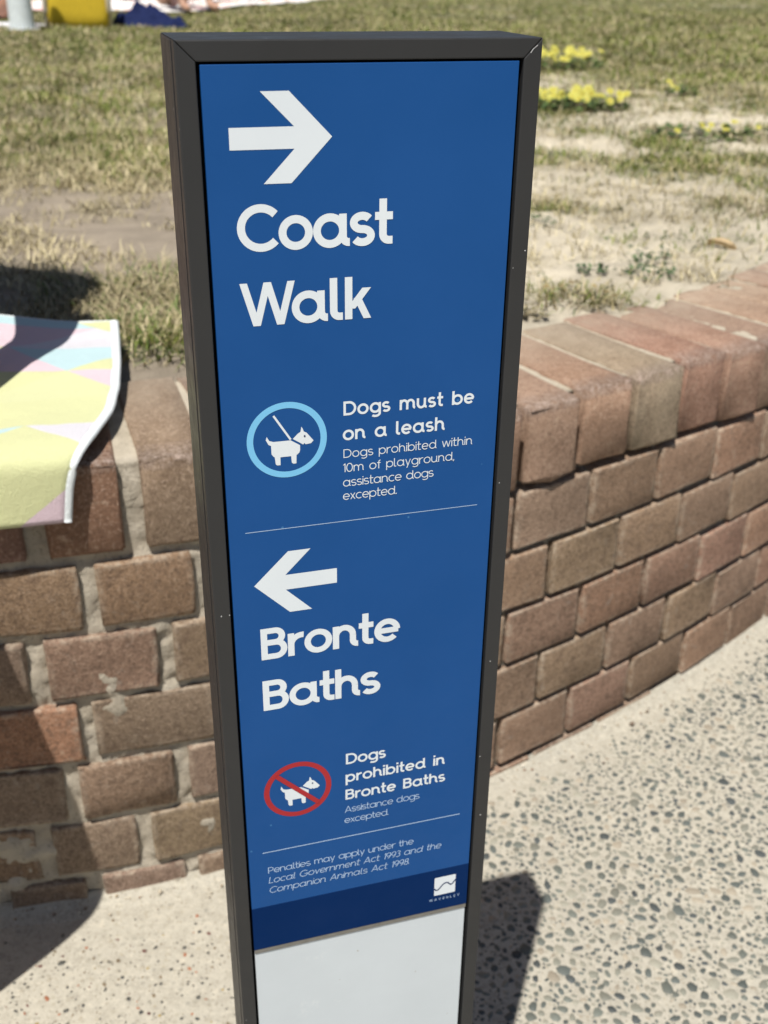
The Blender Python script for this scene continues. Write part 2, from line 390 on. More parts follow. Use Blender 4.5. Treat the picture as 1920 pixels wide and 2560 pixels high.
for d in dt:
    nz = fbm(sv * 80, np.full(ns, d * 80), 5, 4)
    x, y, a = P(sv, d); rows_.append(np.c_[x - WO[0], y - WO[1], TOP - .0030 + (nz - .5) * .004 + dzs(sv)])
    cols.append(np.array([.56, .50, .40])[None] * (.85 + .4 * nz[:, None]))
x, y, a = P(sv, .224); rows_.append(np.c_[x - WO[0], y - WO[1], np.full(ns, -.1)]); cols.append(np.tile(sand_m, (ns, 1)))
R = len(rows_); V = np.concatenate(rows_); i = np.arange(R - 1)[:, None] * ns + np.arange(ns - 1)[None]
idx = np.stack([i, i + 1, i + 1 + ns, i + ns], -1).reshape(-1)
me = np_mesh('mortar', V, idx, 4, True, np.concatenate(cols))
obj('mortar', me, MAT['mortar'], wall)

# ------------------------------------------------------------------ pavement
n = 2; me = mesh('pavement', [(-60, -60, 0), (60, -60, 0), (60, 80, 0), (-60, 80, 0)], [(0, 1, 2, 3)])
obj('pavement', me, MAT['cement'], kind='structure')
# cement fillet (pale slurry band) along the foot of the wall
sv2 = np.linspace(S0, S1, 500); rr = []
for d, z in ((-.030, -.0015), (-.016, .0012), (-.006, .004), (.004, .012)):
    x, y, a = P(sv2, d + (fbm(sv2 * 12, sv2 * 0, 3) - .5) * (.022 if d < -.02 else .004)); rr.append(np.c_[x, y, np.full(500, z) + fbm(sv2 * 60, sv2 * 0 + d * 90, 8) * .0008])
i = np.arange(3)[:, None] * 500 + np.arange(499)[None]
me = np_mesh('cement_fillet', np.concatenate(rr), np.stack([i, i + 1, i + 501, i + 500], -1).reshape(-1), 4, True)
b = NB('cement_fillet'); v = b.coords(); nn = b.noise(v, 50, 5, .7)
MAT['fillet'] = b.out(b.ramp(nn, [(.3, (.46, .41, .32)), (.65, (.56, .50, .40))]), .9, b.bump(b.noise(v, 300, 4), .4, .001), spec=.2)
obj('cement_fillet', me, MAT['cement'], kind='structure')
# aggregate stones set in the surface
cell = .0056
gx, gy = np.meshgrid(np.arange(-1.3, 2.1, cell), np.arange(.25, 2.7, cell)); gx = gx.ravel(); gy = gy.ravel()
gx = gx + rng.uniform(-.4, .4, gx.size) * cell; gy = gy + rng.uniform(-.4, .4, gy.size) * cell
right = sstep(-.12, .06, gx)
dens = right * (1.15 + .6 * fbm(gx * 9, gy * 9, 2)) + (1 - right) * (.11 + .22 * fbm(gx * 8, gy * 8, 6) * sstep(1.05, .75, gy))
wallgap = yw(gx) - gy
keep = (rng.random(gx.size) < dens * sstep(.012, .10, wallgap * .8)) & (wallgap > .02)
gx, gy, right = gx[keep], gy[keep], right[keep]; N = gx.size
rad = np.exp(rng.normal(0, .40, N)) * (.0018 + .0013 * right); rad = np.clip(rad, .0011, .0085)
big = rng.random(N) < .022 * right; rad[big] = rng.uniform(.0055, .0088, big.sum())
# keep the stones apart from one another, largest first
order = np.argsort(-rad); gridd = {}; okk = np.zeros(N, bool); gs = .018
gxl, gyl, rdl = gx.tolist(), gy.tolist(), rad.tolist()
for i_ in order.tolist():
    x_, y_, r_ = gxl[i_], gyl[i_], rdl[i_]; a_, b_ = int(x_ // gs), int(y_ // gs); hit = False
    for p_ in (a_ - 1, a_, a_ + 1):
        for q_ in (b_ - 1, b_, b_ + 1):
            for (u_, v_, w_) in gridd.get((p_, q_), ()):
                if (u_ - x_) ** 2 + (v_ - y_) ** 2 < (.80 * (w_ + r_) + .0003) ** 2: hit = True; break
            if hit: break
        if hit: break
    if not hit: okk[i_] = True; gridd.setdefault((a_, b_), []).append((x_, y_, r_))
gx, gy, right, rad = gx[okk], gy[okk], right[okk], rad[okk]; N = gx.size
K = 7; ang = np.linspace(0, 2 * np.pi, K, endpoint=False)[None] + rng.uniform(0, 6.28, N)[:, None] + rng.uniform(-.25, .25, (N, K))
rk = rad[:, None] * rng.uniform(.72, 1.15, (N, K)); el = rng.uniform(.5, 1., N)[:, None]; ro = rng.uniform(0, 3.14, N)[:, None]
ex, ey = rk * np.cos(ang), rk * np.sin(ang) * el; px_, py_ = ex * np.cos(ro) - ey * np.sin(ro), ex * np.sin(ro) + ey * np.cos(ro)
zt = .0006 + np.clip(rad * .09, 0, .0008)
ring = np.stack([gx[:, None] + px_, gy[:, None] + py_, np.full((N, K), .0003)], -1)
ring2 = np.stack([gx[:, None] + px_ * .72, gy[:, None] + py_ * .72, np.repeat(zt[:, None], K, 1)], -1)
ctr = np.stack([gx, gy, zt * 1.06], -1)[:, None]
V = np.concatenate([ring, ring2, ctr], 1).reshape(-1, 3)
b0 = (np.arange(N) * (2 * K + 1))[:, None]; k = np.arange(K)[None]; k1 = (k + 1) % K
T = np.concatenate([np.stack([b0 + k, b0 + k1, b0 + K + k1], -1), np.stack([b0 + k, b0 + K + k1, b0 + K + k], -1), np.stack([b0 + K + k, b0 + K + k1, b0 + 2 * K + 0 * k], -1)], 1).reshape(-1)
palR = np.array([(.095, .108, .10), (.135, .147, .128), (.20, .20, .165), (.07, .08, .08), (.28, .27, .22), (.34, .30, .235)])
palL = np.array([(.055, .058, .055), (.08, .08, .07), (.17, .13, .08), (.30, .12, .06), (.34, .25, .09), (.12, .055, .045), (.16, .15, .12), (.32, .29, .23)])
ch = rng.random(N); c = np.where((ch < right)[:, None], palR[rng.choice(6, N, p=[.26, .24, .18, .10, .14, .08])], palL[rng.choice(8, N, p=[.2, .2, .16, .07, .03, .08, .16, .10])])
c = c * rng.uniform(.8, 1.2, (N, 1)); me = np_mesh('aggregate_stones', V, T, 3, True, np.repeat(c, 2 * K + 1, 0))
obj('aggregate_stones', me, MAT['pebble'], kind='stuff', label='grey, tan and rust coloured stones exposed in the pale concrete paving', cat='aggregate')

# crumbs of mortar and brick swept against the foot of the wall
nc = 700; sc_ = rng.uniform(S0, S1, nc); dc = -.002 - rng.exponential(.014, nc); cx_, cy_, _a = P(sc_, dc)
rc = np.clip(np.exp(rng.normal(0, .45, nc)) * .0014, .0006, .0045)
octv = np.array([[1, 0, 0], [0, 1, 0], [-1, 0, 0], [0, -1, 0], [0, 0, 1], [0, 0, -.6]]); octf = np.array([[0, 1, 4], [1, 2, 4], [2, 3, 4], [3, 0, 4], [1, 0, 5], [2, 1, 5], [3, 2, 5], [0, 3, 5]])
V = (octv[None] * rng.uniform(.6, 1.25, (nc, 6, 1))) * rc[:, None, None] + np.stack([cx_, cy_, rc * .5 + .0015 + np.clip(.004 + dc * .2, 0, 1)], -1)[:, None]
palC = np.array([(.30, .19, .13), (.50, .44, .34), (.20, .15, .11), (.62, .58, .50), (.38, .30, .2)])
me = np_mesh('wall_foot_crumbs', V.reshape(-1, 3), (octf[None] + (np.arange(nc) * 6)[:, None, None]).reshape(-1), 3, False, np.repeat(palC[rng.integers(0, 5, nc)], 6, 0))
obj('wall_foot_crumbs', me, MAT['pebble'], kind='stuff', label='crumbs of brick, mortar and sand lying along the foot of the wall', cat='debris')

# ------------------------------------------------------------------ lawn and sand bank
def lawn_z(x, y):
    d = (y - yw(x)) * .86
    top = .555 - .016 * sstep(-.2, .2, x) - .014 * sstep(.30, .50, x) * (1 - sstep(2.6, 4, y))
    z = top + (fbm(x * 3, y * 3, 1) - .5) * .03 * sstep(.2, .6, d) + (fbm(x * 26, y * 26, 2, 3) - .5) * .010 + (fbm(x * .5, y * .5, 5, 2) - .5) * .08 * sstep(1., 5., y)
    lip = (sstep(.15, .235, d + (fbm(x * 14, y * 14, 7) - .5) * .07))
    return z - .045 * (1 - lip)
def gau(x, y, cx, cy, rx, ry): return np.exp(-((x - cx) / rx) ** 2 - ((y - cy) / ry) ** 2)
def cover(x, y):
    """(green, dry) cover densities 0..1"""
    n = fbm(x * 2.2, y * 2.2, 12, 5); nf = fbm(x * 7, y * 7, 15, 4); streak = fbm(x * 1.3, y * 3.4, 19, 4)
    L = 1 - sstep(-.1, .25, x)
    base_l = sstep(2.35, 3.0, y) ; base_r = sstep(1.7, 2.9, y) * .75 + .25 * sstep(2.8, 5.5, y)
    b_ = L * base_l + (1 - L) * base_r
    g = b_ * sstep(.36, .53, n * .55 + nf * .45 + .10 * sstep(3, 6, y))
    g = g * (1 - (1 - L) * .75 * (1 - sstep(3.8, 5.4, y)) * (1 - sstep(.47, .57, fbm(x * 5, y * 8, 81, 4))))
    dpt = sstep(3.9, 7.5, y); g = np.maximum(g, dpt * sstep(.36, .52, n * .5 + nf * .5) * .85)
    g = g + .9 * gau(x, y, -.95, 3.05, .5, .3) * sstep(.35, .55, nf) + .5 * gau(x, y, -.29, 1.37, .08, .09) + .3 * gau(x, y, -.38, 1.60, .12, .08)
    g = g + .75 * gau(x, y, .62, 2.95, .55, .25) * sstep(.4, .55, nf) + .6 * gau(x, y, .35, 2.35, .3, .08) * sstep(.4, .55, nf) + .35 * gau(x, y, .30, 1.65, .09, .07)
    g = g * (1 - .95 * gau(x, y, .95, 3.72, .55, .17)) * (1 - .9 * gau(x, y, .62, 4.9, .34, .30)) * (1 - .8 * gau(x, y, .45, 2.48, .16, .12))
    d = b_ * .42 + .75 * sstep(.44, .58, fbm(x * 9, y * 12, 33, 4)) * (L * .35 + .40) * sstep(1.3, 1.7, y) + L * .5 * gau(x, y, -.5, 2.55, .8, .22) + .8 * gau(x, y, -.30, 1.47, .22, .13)
    d = d * (1 - (1 - L) * .65 * (1 - sstep(3.6, 5.0, y)) * (1 - sstep(.44, .56, fbm(x * 7, y * 11, 83, 4))))
    d = d * (1 - .9 * gau(x, y, .95, 3.72, .55, .17)) * (1 - .85 * gau(x, y, .62, 4.9, .34, .30)) * (1 - .95 * L * gau(x, y, -.70, 2.10, .8, .30) * sstep(.36, .56, fbm(x * 6, y * 9, 95, 4))) * (1 - .6 * gau(x, y, .62, 2.1, .3, .2))
    thin = sstep(.40, .56, fbm(x * 11, y * 13, 91, 4)); thin2 = sstep(.38, .56, fbm(x * 9, y * 11, 97, 4)); nr = 1 - sstep(4.5, 7.5, y)
    g = g * (1 - .62 * nr * (1 - thin)); d = d * (1 - .5 * nr * (1 - thin2))
    return np.clip(g, 0, 1), np.clip(d, 0, 1)
nu, nv = 620, 620
tx = np.linspace(-1, 1, nu); ty = np.linspace(0, 1, nv)
DY = .12 + 70 * (np.expm1(ty * 5.2) / np.expm1(5.2))
XX = np.sign(tx) * (np.expm1(np.abs(tx) * 4.0) / np.expm1(4.0)) * 45
Xg = np.tile(XX[None], (nv, 1)); sp = np.clip(DY / 6, 0, 1)[:, None]
Yg = yw(np.clip(Xg, -3, 3)) * (1 - sp) + sp * 1.3 + DY[:, None]
Yg = np.maximum.accumulate(Yg, 0)
Zg = lawn_z(Xg, Yg)
g_, d_ = cover(Xg, Yg); nn_ = fbm(Xg * 5, Yg * 5, 22, 4)[..., None]
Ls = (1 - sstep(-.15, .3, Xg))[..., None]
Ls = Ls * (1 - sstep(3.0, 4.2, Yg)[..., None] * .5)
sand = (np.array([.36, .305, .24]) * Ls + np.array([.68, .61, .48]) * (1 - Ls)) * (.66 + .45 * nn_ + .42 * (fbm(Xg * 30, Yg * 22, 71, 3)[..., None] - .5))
thatch = np.array([.27, .235, .14]) * (.7 + .6 * nn_); gr = np.array([.075, .098, .03]) * (.6 + .8 * nn_)
cc = sand * (1 - .72 * d_[..., None]) + thatch * .72 * d_[..., None]; cc = cc * (1 - .75 * g_[..., None]) + gr * .75 * g_[..., None]
i = np.arange(nv - 1)[:, None] * nu + np.arange(nu - 1)[None]
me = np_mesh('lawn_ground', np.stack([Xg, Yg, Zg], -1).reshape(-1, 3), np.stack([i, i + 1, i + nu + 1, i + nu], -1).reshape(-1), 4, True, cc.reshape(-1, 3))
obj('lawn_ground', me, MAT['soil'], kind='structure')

def blades(n, ymin, ymax, mode, seed, pw=1.25):
    rg = np.random.default_rng(seed)
    u = rg.random(n); a = 1 - pw
    y = (ymin ** a + u * (ymax ** a - ymin ** a)) ** (1 / a)
    x = rg.uniform(-1, 1, n) * (.45 * y + .55)
    g, d = cover(x, y); dd = (y - yw(x)) * .86
    dens = g if mode == 'green' else d
    k = (rg.random(n) < dens ** 1.15) & (dd > .235); x, y = x[k], y[k]; n = x.size
    z = lawn_z(x, y) - .003
    sc = np.clip((y / 3.0) ** .8, .85, 2.4)
    if mode == 'green': L = rg.uniform(.012, .034, n) * (.75 + .35 * sc); lean = rg.uniform(.5, 1.45, n)
    else: L = rg.uniform(.015, .05, n) * (.75 + .3 * sc); lean = rg.uniform(.8, 1.52, n)
    w = rg.uniform(.0009, .0019, n) * sc * (1.05 if mode == 'green' else .85)
    az = rg.uniform(0, 2 * np.pi, n) + (fbm(x * 6, y * 6, 40) - .5) * 4
    dx, dy = np.cos(az), np.sin(az); sx, sy = -dy, dx
    mid = L * .55; l1 = lean * .7
    B = np.stack([x, y, z], -1)
    Mi = B + np.stack([dx * np.sin(l1) * mid, dy * np.sin(l1) * mid, np.cos(l1) * mid], -1)
    l2 = np.minimum(lean * 1.25, 1.62)
    Ti = Mi + np.stack([dx * np.sin(l2) * (L - mid), dy * np.sin(l2) * (L - mid), np.cos(l2) * (L - mid)], -1)
    S = np.stack([sx, sy, np.zeros(n)], -1) * w[:, None]
    V = np.stack([B - S, B + S, Mi + S * .8, Mi - S * .8, Ti], 1).reshape(-1, 3)
    b0 = (np.arange(n) * 5)[:, None]
    T = np.concatenate([b0 + np.array([[0, 1, 2]]), b0 + np.array([[0, 2, 3]]), b0 + np.array([[3, 2, 4]])], 1).reshape(-1)
    nz = fbm(x * 3, y * 3, 51, 4)[:, None]; r = rg.random((n, 1))
    if mode == 'green':
        c = np.array([.090, .135, .018]) * (1 - r) + np.array([.22, .25, .050]) * r
        c = c * (.20 + 1.25 * nz); dryish = rg.random(n) < .26; c[dryish] = np.array([.38, .32, .16]) * rg.uniform(.7, 1.2, (dryish.sum(), 1))
    else:
        c = np.array([.22, .18, .085]) * (1 - r) + np.array([.70, .61, .39]) * r
        c = c * (.45 + .80 * nz) * (1 - .12 * sstep(2.6, 4.5, y))[:, None]
    return np_mesh('grass', V, T, 3, False, np.repeat(c, 5, 0))
obj('green_grass', blades(620000, 1.25, 19, 'green', 1), MAT['grass'], kind='stuff', label='short patchy green grass of the lawn above the wall', cat='grass')
obj('dry_grass', blades(480000, 1.25, 19, 'dry', 2), MAT['grass'], kind='stuff', label='dry straw-coloured dead grass lying over the sandy lawn', cat='dry grass')

# ------------------------------------------------------------------ plants
def leafy(name, loc, n, spread, h, leaf, cols, seed, label, cat, group=None, flowers=0, fcol=None, stems=True, ell=1.):
    rg = np.random.default_rng(seed); root = empty(name, loc, 0, label, cat, group)
    V = []; T = []; C = []
    for k in range(n):
        r = spread * math.sqrt(rg.random()); t = rg.uniform(0, 6.28); x, y = r * math.cos(t) * ell, r * math.sin(t)
        z = h * rg.uniform(.15, 1) * (1 - .5 * (r / spread) ** 2); az = rg.uniform(0, 6.28); ti = rg.uniform(-.2, .8); L = leaf * rg.uniform(.6, 1.2); W = L * rg.uniform(.28, .42)
        f = np.array([math.cos(az) * math.cos(ti), math.sin(az) * math.cos(ti), math.sin(ti)]); s = np.array([-math.sin(az), math.cos(az), rg.uniform(-.3, .3)])
        p = np.array([x, y, z]); b = len(V)
        V += [p, p + f * L * .45 + s * W, p + f * L + np.array([0, 0, -L * .15]), p + f * L * .45 - s * W]; T += [(b, b + 1, b + 2), (b, b + 2, b + 3)]
        c = np.array(cols[rg.integers(len(cols))]) * rg.uniform(.75, 1.25); C += [c] * 4
    me = np_mesh('foliage', np.array(V), np.array(T).ravel(), 3, False, np.array(C))
    fo = obj('foliage', me, MAT['grass'], root, kind='stuff')
    if stems:
        V = []; T = []
        for k in range(max(6, n // 12)):
            r = spread * math.sqrt(rg.random()); t = rg.uniform(0, 6.28); e = np.array([r * math.cos(t) * ell, r * math.sin(t), h * .8 * rg.uniform(.4, 1)]); p = e * .1; p[2] = -.01
            w = .0012 * max(1, leaf / .012); b = len(V); V += [p + [w, 0, 0], p - [w, 0, 0], p + [0, w, 0], e]; T += [(b, b + 1, b + 3), (b + 1, b + 2, b + 3), (b + 2, b, b + 3)]
        obj('stems', np_mesh('stems', np.array(V), np.array(T).ravel(), 3, False, np.tile([[.16, .12, .07]], (len(V), 1))), MAT['grass'], root, kind='stuff')
    return root, rg
def flower_mesh(R):
    V = []; T = []; C = []
    npet = 9
    for k in range(npet):
        a = 2 * math.pi * k / npet; b = len(V); c, s = math.cos(a), math.sin(a); w = R * .30
        V += [(c * R * .22 - s * w * .4, s * R * .22 + c * w * .4, 0), (c * R * .22 + s * w * .4, s * R * .22 - c * w * .4, 0), (c * R * .8 + s * w, s * R * .8 - c * w, R * .12), (c * R, s * R, R * .06), (c * R * .8 - s * w, s * R * .8 + c * w, R * .12)]
        T += [(b, b + 1, b + 2), (b, b + 2, b + 3), (b, b + 3, b + 4)]; C += [(.40, .36, .04)] * 2 + [(.50, .48, .11)] * 3
    b = len(V); V.append((0, 0, R * .16)); C.append((.30, .22, .04))
    for k in range(8):
        a = 2 * math.pi * k / 8; V.append((math.cos(a) * R * .27, math.sin(a) * R * .27, R * .07)); C.append((.36, .26, .05)); T.append((b, b + 1 + k, b + 1 + (k + 1) % 8))
    return np_mesh('flower', np.array(V, float), np.array(T).ravel(), 3, False, np.array(C))
FM = flower_mesh(.018); FM.materials.append(MAT['grass'])
def flower_patch(loc, n, spread, ell, seed, label, nl, h, sc=1.):
    root, rg = leafy('flowering_ground_daisy', loc, nl, spread, h, .030, [(.07, .11, .03), (.10, .15, .045), (.05, .085, .03)], seed, label, 'flowers', 'clumps of yellow daisies on the lawn', ell=ell)
    for k in range(n):
        r = spread * math.sqrt(rg.random()) * .95; t = rg.uniform(0, 6.28)
        o = bpy.data.objects.new('flower', FM); COL.objects.link(o); o.parent = root
        o.location = (r * math.cos(t) * ell, r * math.sin(t), h * rg.uniform(.7, 1.3)); s_ = sc * rg.uniform(.75, 1.1); o.scale = (s_, s_, s_)
        o.rotation_euler = (rg.uniform(.35, 1.1), rg.uniform(-.4, .4), rg.uniform(-.7, .7))
def lz(x, y): return float(lawn_z(x, y))
flower_patch((.76, 5.55, lz(.76, 5.55)), 46, .20, 1.45, 5, 'far clump of yellow daisies beside the top right corner of the sign', 420, .075, 1.15)
flower_patch((.665, 4.05, lz(.665, 4.05)), 34, .12, 1.55, 6, 'nearer clump of yellow daisies on a sandy patch right of the sign', 320, .055, .95)
flower_patch((.97, 3.38, lz(.97, 3.38)), 8, .10, 2.0, 8, 'small sparse clump of yellow flowers and dark leaves at the right of the lawn', 150, .03, .6)
flower_patch((1.12, 4.4, lz(1.12, 4.4)), 3, .05, 1.3, 9, 'tiny clump with three yellow flowers in the dry grass behind the sandy patch', 60, .04, .7)
G1 = [(.06, .10, .045), (.085, .13, .055), (.05, .08, .035)]
leafy('creeping_weed', (.44, 1.81, lz(.44, 1.81)), 70, .05, .014, .012, G1, 21, 'small dark green weed on the sand just behind the coping at right', 'weed', 'weeds in the sand')
leafy('creeping_weed', (.47, 1.93, lz(.47, 1.93)), 60, .05, .012, .013, G1, 22, 'green weed on bare sand behind the dark weed nearest the coping', 'weed', 'weeds in the sand')
leafy('creeping_weed', (.345, 1.80, lz(.345, 1.80)), 40, .03, .015, .012, G1, 23, 'tiny green sprig on the sand to the left of the dark weed', 'weed', 'weeds in the sand')
leafy('creeping_weed', (.30, 2.15, lz(.30, 2.15)), 50, .05, .012, .012, G1, 24, 'low green weed in the dry grass close to the right edge of the sign', 'weed', 'weeds in the sand')
leafy('creeping_weed', (.53, 2.12, lz(.53, 2.12)), 80, .11, .012, .012, G1, 25, 'flat spreading green weed between dry grass and bare sand', 'weed', 'weeds in the sand', ell=1.6)
leafy('dry_weed', (.295, 1.62, lz(.295, 1.62)), 45, .055, .025, .012, [(.20, .15, .07), (.13, .12, .05), (.30, .24, .12)], 26, 'brown half-dead weed with a forked stem behind the coping, next to the sign', 'weed')
leafy('dry_weed', (.20, 1.53, lz(.20, 1.53)), 60, .03, .025, .014, [(.26, .22, .14), (.18, .16, .09)], 27, 'tiny dry tuft at the coping back edge against the sign', 'weed')
# grass tuft by the towel: long arching blades
def tuft(loc, n, R, H, seed, label, mixg):
    rg = np.random.default_rng(seed); root = empty('grass_tuft', loc, 0, label, 'grass tuft')
    V = []; T = []; C = []
    for k in range(n):
        t = rg.uniform(0, 6.28); r = R * math.sqrt(rg.random()); p = np.array([r * math.cos(t) * 1.2, r * math.sin(t), -.004]); az = t + rg.normal(0, .8); L = H * rg.uniform(.5, 1.3); w = rg.uniform(.0007, .0015)
        d = np.array([math.cos(az), math.sin(az), 0]); s = np.array([-d[1], d[0], 0]) * w; prev = p; el = rg.uniform(.5, 1.3); b = len(V); segs = 4
        for q_ in range(segs + 1):
            ww = s * (1 - q_ / segs * .85); V += [prev - ww, prev + ww]
            prev = prev + (d * math.cos(el) + np.array([0, 0, math.sin(el)])) * L / segs; el -= rg.uniform(.25, .55)
            prev[2] = max(prev[2], .002)
        for q_ in range(segs): T += [(b + 2 * q_, b + 2 * q_ + 1, b + 2 * q_ + 3), (b + 2 * q_, b + 2 * q_ + 3, b + 2 * q_ + 2)]
        c = np.array([.10, .15, .035]) * rg.uniform(.7, 1.5) if rg.random() < mixg else np.array([.40, .34, .21]) * rg.uniform(.55, 1.2)
        C += [c] * (2 * segs + 2)
    obj('blades', np_mesh('blades', np.array(V), np.array(T).ravel(), 3, False, np.array(C)), MAT['grass'], root, kind='stuff')
tuft((-.285, 1.37, lz(-.285, 1.37)), 620, .10, .055, 31, 'lush green grass tuft behind the coping between towel and sign', .75)
tuft((-.37, 1.60, lz(-.37, 1.60)), 480, .14, .06, 32, 'larger half-dry grass tuft behind the towel at the shadow edge', .35)
tuft((-.24, 1.55, lz(-.24, 1.55)), 240, .10, .05, 33, 'straw-coloured grass tuft close to the left side of the sign', .3)
tuft((.29, 1.61, lz(.29, 1.61)), 130, .05, .07, 35, 'sprawling brown grass stalks behind the coping next to the sign', .08)
tuft((.80, 2.42, lz(.80, 2.42)), 420, .09, .06, 34, 'brownish grass tuft on the sand at the right edge of the picture', .12)
# fallen leaf
def curl_leaf(loc, L, W, rz, label):
    V = []; F = []
    for a in range(9):
        t = a / 8; w = W * math.sin(math.pi * min(1, t * .92 + .04)) ** .7
        for b in range(5):
            u = b / 4 * 2 - 1; V.append((t * L - L / 2, u * w, .010 * u * u * L / .05 + .006 * math.sin(t * 3.1) + random.uniform(0, .0008)))
    for a in range(8):
        for b in range(4): F.append((a * 5 + b, a * 5 + b + 1, a * 5 + b + 6, a * 5 + b + 5))
    o = obj('fallen_leaf', mesh('fallen_leaf', V, F, True), m_simple('dry_leaf', (.56, .43, .26), .7, .4, 120), None, None, label, 'leaf')
    o.location = loc; o.rotation_euler = (.1, .1, rz)
curl_leaf((.628, 2.03, lz(.628, 2.03) - .001), .058, .009, -.75, 'curled yellow-brown dead leaf lying on bare sand behind the coping')

# ------------------------------------------------------------------ sign
W = .16388; YAW = 0.2900527; TOPZ = 1 - .0294976
sign = empty('wayfinding_sign', (-0.5398274 * W, 2.9157435 * W, 0), YAW, 'slim charcoal-framed blue wayfinding sign reading Coast Walk and Bronte Baths, standing on the paving', 'sign')
BOT = TOPZ / W
DEP = .315; FR = .0523; FT = .0518; GB = .003
KP = (2.948 + GB) / 2.968; CA, CB = -.3166, -.180      # print was measured on a plane .02 behind the frame face
def LP(a, b, c): return L3(CA + (a - CA) * KP, CB + (b - CB) * KP, c)
def L3(a, b, c): return (a * W, c * W, TOPZ - b * W)
def prism(name, poly, c0, c1, mat, parent=sign, bev=.0006, rough=None, pr=False):
    LL = LP if pr else L3
    """poly in (a,b) sign units"""
    n = len(poly); V = [LL(a, b, c0) for a, b in poly] + [LL(a, b, c1) for a, b in poly]
    F = [tuple(range(n))[::-1], tuple(range(n, 2 * n))] + [(i, (i + 1) % n, n + (i + 1) % n, n + i) for i in range(n)]
    me = mesh(name, V, F); bm = bmesh.new(); bm.from_mesh(me); bmesh.ops.recalc_face_normals(bm, faces=bm.faces)
    if bev: bmesh.ops.bevel(bm, geom=[e for e in bm.edges], offset=bev, segments=2, affect='EDGES', profile=.5, clamp_overlap=True)
    bm.to_mesh(me); bm.free()
    return obj(name, me, mat, parent)
e_ = .00045
prism('frame_post', [(0, e_), (FR, FT + e_), (FR, BOT), (0, BOT)], 0, DEP, MAT['frame'])
prism('frame_post', [(1, e_), (1, BOT), (1 - FR, BOT), (1 - FR, FT + e_)], 0, DEP, MAT['frame'])
prism('frame_top', [(e_, 0), (1 - e_, 0), (1 - FR - e_, FT), (FR + e_, FT)], 0, DEP, MAT['frame'])
# shallow ridges of the extrusion along the left and right sides
for a0, a1 in ((-.0022, -.0003), (1.0003, 1.0022)):
    prism('side_trim', [(a0, .004), (a1, .004), (a1, BOT), (a0, BOT)], .055, .255, MAT['frame'], bev=.0001)
prism('inner_core', [(FR - .002, FT - .002), (1 - FR + .002, FT - .002), (1 - FR + .002, BOT), (FR - .002, BOT)], .06, .26, MAT['dark'], bev=0)
blue = prism('blue_panel', [(.0645, .0595), (.9430, .0595), (.9430, 3.0411), (.0645, 3.0411)], GB, GB + .022, MAT['blue'], bev=.0003, pr=True)
prism('navy_panel', [(.0645, 3.0413), (.9430, 3.0413), (.9430, 3.262), (.0645, 3.262)], GB, GB + .022, MAT['navy'], bev=.0002, pr=True)
prism('seam_strip', [(.066, 3.2622), (.941, 3.2622), (.941, 3.2835), (.066, 3.2835)], GB + .0015, GB + .02, MAT['greystrip'], bev=0, pr=True)
prism('back_panel', [(.0645, .06), (.9430, .06), (.9430, BOT - .01), (.0645, BOT - .01)], .27, .285, MAT['frame'], bev=.0003)
wp = prism('white_panel', [(.066, 3.2837), (.940, 3.2837), (.940, BOT - .004), (.066, BOT - .004)], GB + .006, GB + .024, MAT['panelwhite'], bev=.0003, pr=True)

# ---- print: everything is a mesh of flat ribbons a fraction of a millimetre proud
class Ink:
    def __init__(s, f=None): s.V = []; s.F = []; s.k = 0; s.f = f or LP
    def lay(s): s.k += 1; return GB - .0006 - .00006 * (s.k % 24)
    def poly(s, pts, c=None):
        c = s.lay() if c is None else c; b = len(s.V); s.V += [s.f(a, bb, c) for a, bb in pts]; s.F.append(tuple(range(b, b + len(pts))))
    def ribbon(s, pts, h, closed=False):
        pts = [np.array(p, float) for p in pts]; n = len(pts); c = s.lay(); b = len(s.V)
        for i in range(n):
            p0 = pts[(i - 1) % n] if (closed or i > 0) else None; p1 = pts[(i + 1) % n] if (closed or i < n - 1) else None
            t0 = (pts[i] - p0) / np.linalg.norm(pts[i] - p0) if p0 is not None else None
            t1 = (p1 - pts[i]) / np.linalg.norm(p1 - pts[i]) if p1 is not None else None
            t = t1 if t0 is None else (t0 if t1 is None else (t0 + t1) / max(1e-9, np.linalg.norm(t0 + t1)))
            nrm = np.array([-t[1], t[0]]); ref = t0 if t0 is not None else t1; m = h / max(.35, abs(nrm @ np.array([-ref[1], ref[0]])))
            s.V += [s.f(*(pts[i] + nrm * m), c), s.f(*(pts[i] - nrm * m), c)]
        for i in range(n if closed else n - 1):
            j = (i + 1) % n; s.F.append((b + 2 * i, b + 2 * i + 1, b + 2 * j + 1, b + 2 * j))
    def build(s, name, mat, parent=blue, label=None):
        me = mesh(name, s.V, s.F); bm = bmesh.new(); bm.from_mesh(me)
        for f in bm.faces:
            if f.normal.y > 0: f.normal_flip()
        bmesh.ops.triangulate(bm, faces=bm.faces, ngon_method='EAR_CLIP'); bm.to_mesh(me); bm.free()
        return obj(name, me, mat, parent, label=label)
def arc(cx, cy, rx, ry, a0, a1, n=18):
    return [(cx + rx * math.cos(math.radians(a0 + (a1 - a0) * i / n)), cy + ry * math.sin(math.radians(a0 + (a1 - a0) * i / n))) for i in range(n + 1)]
XH = .73
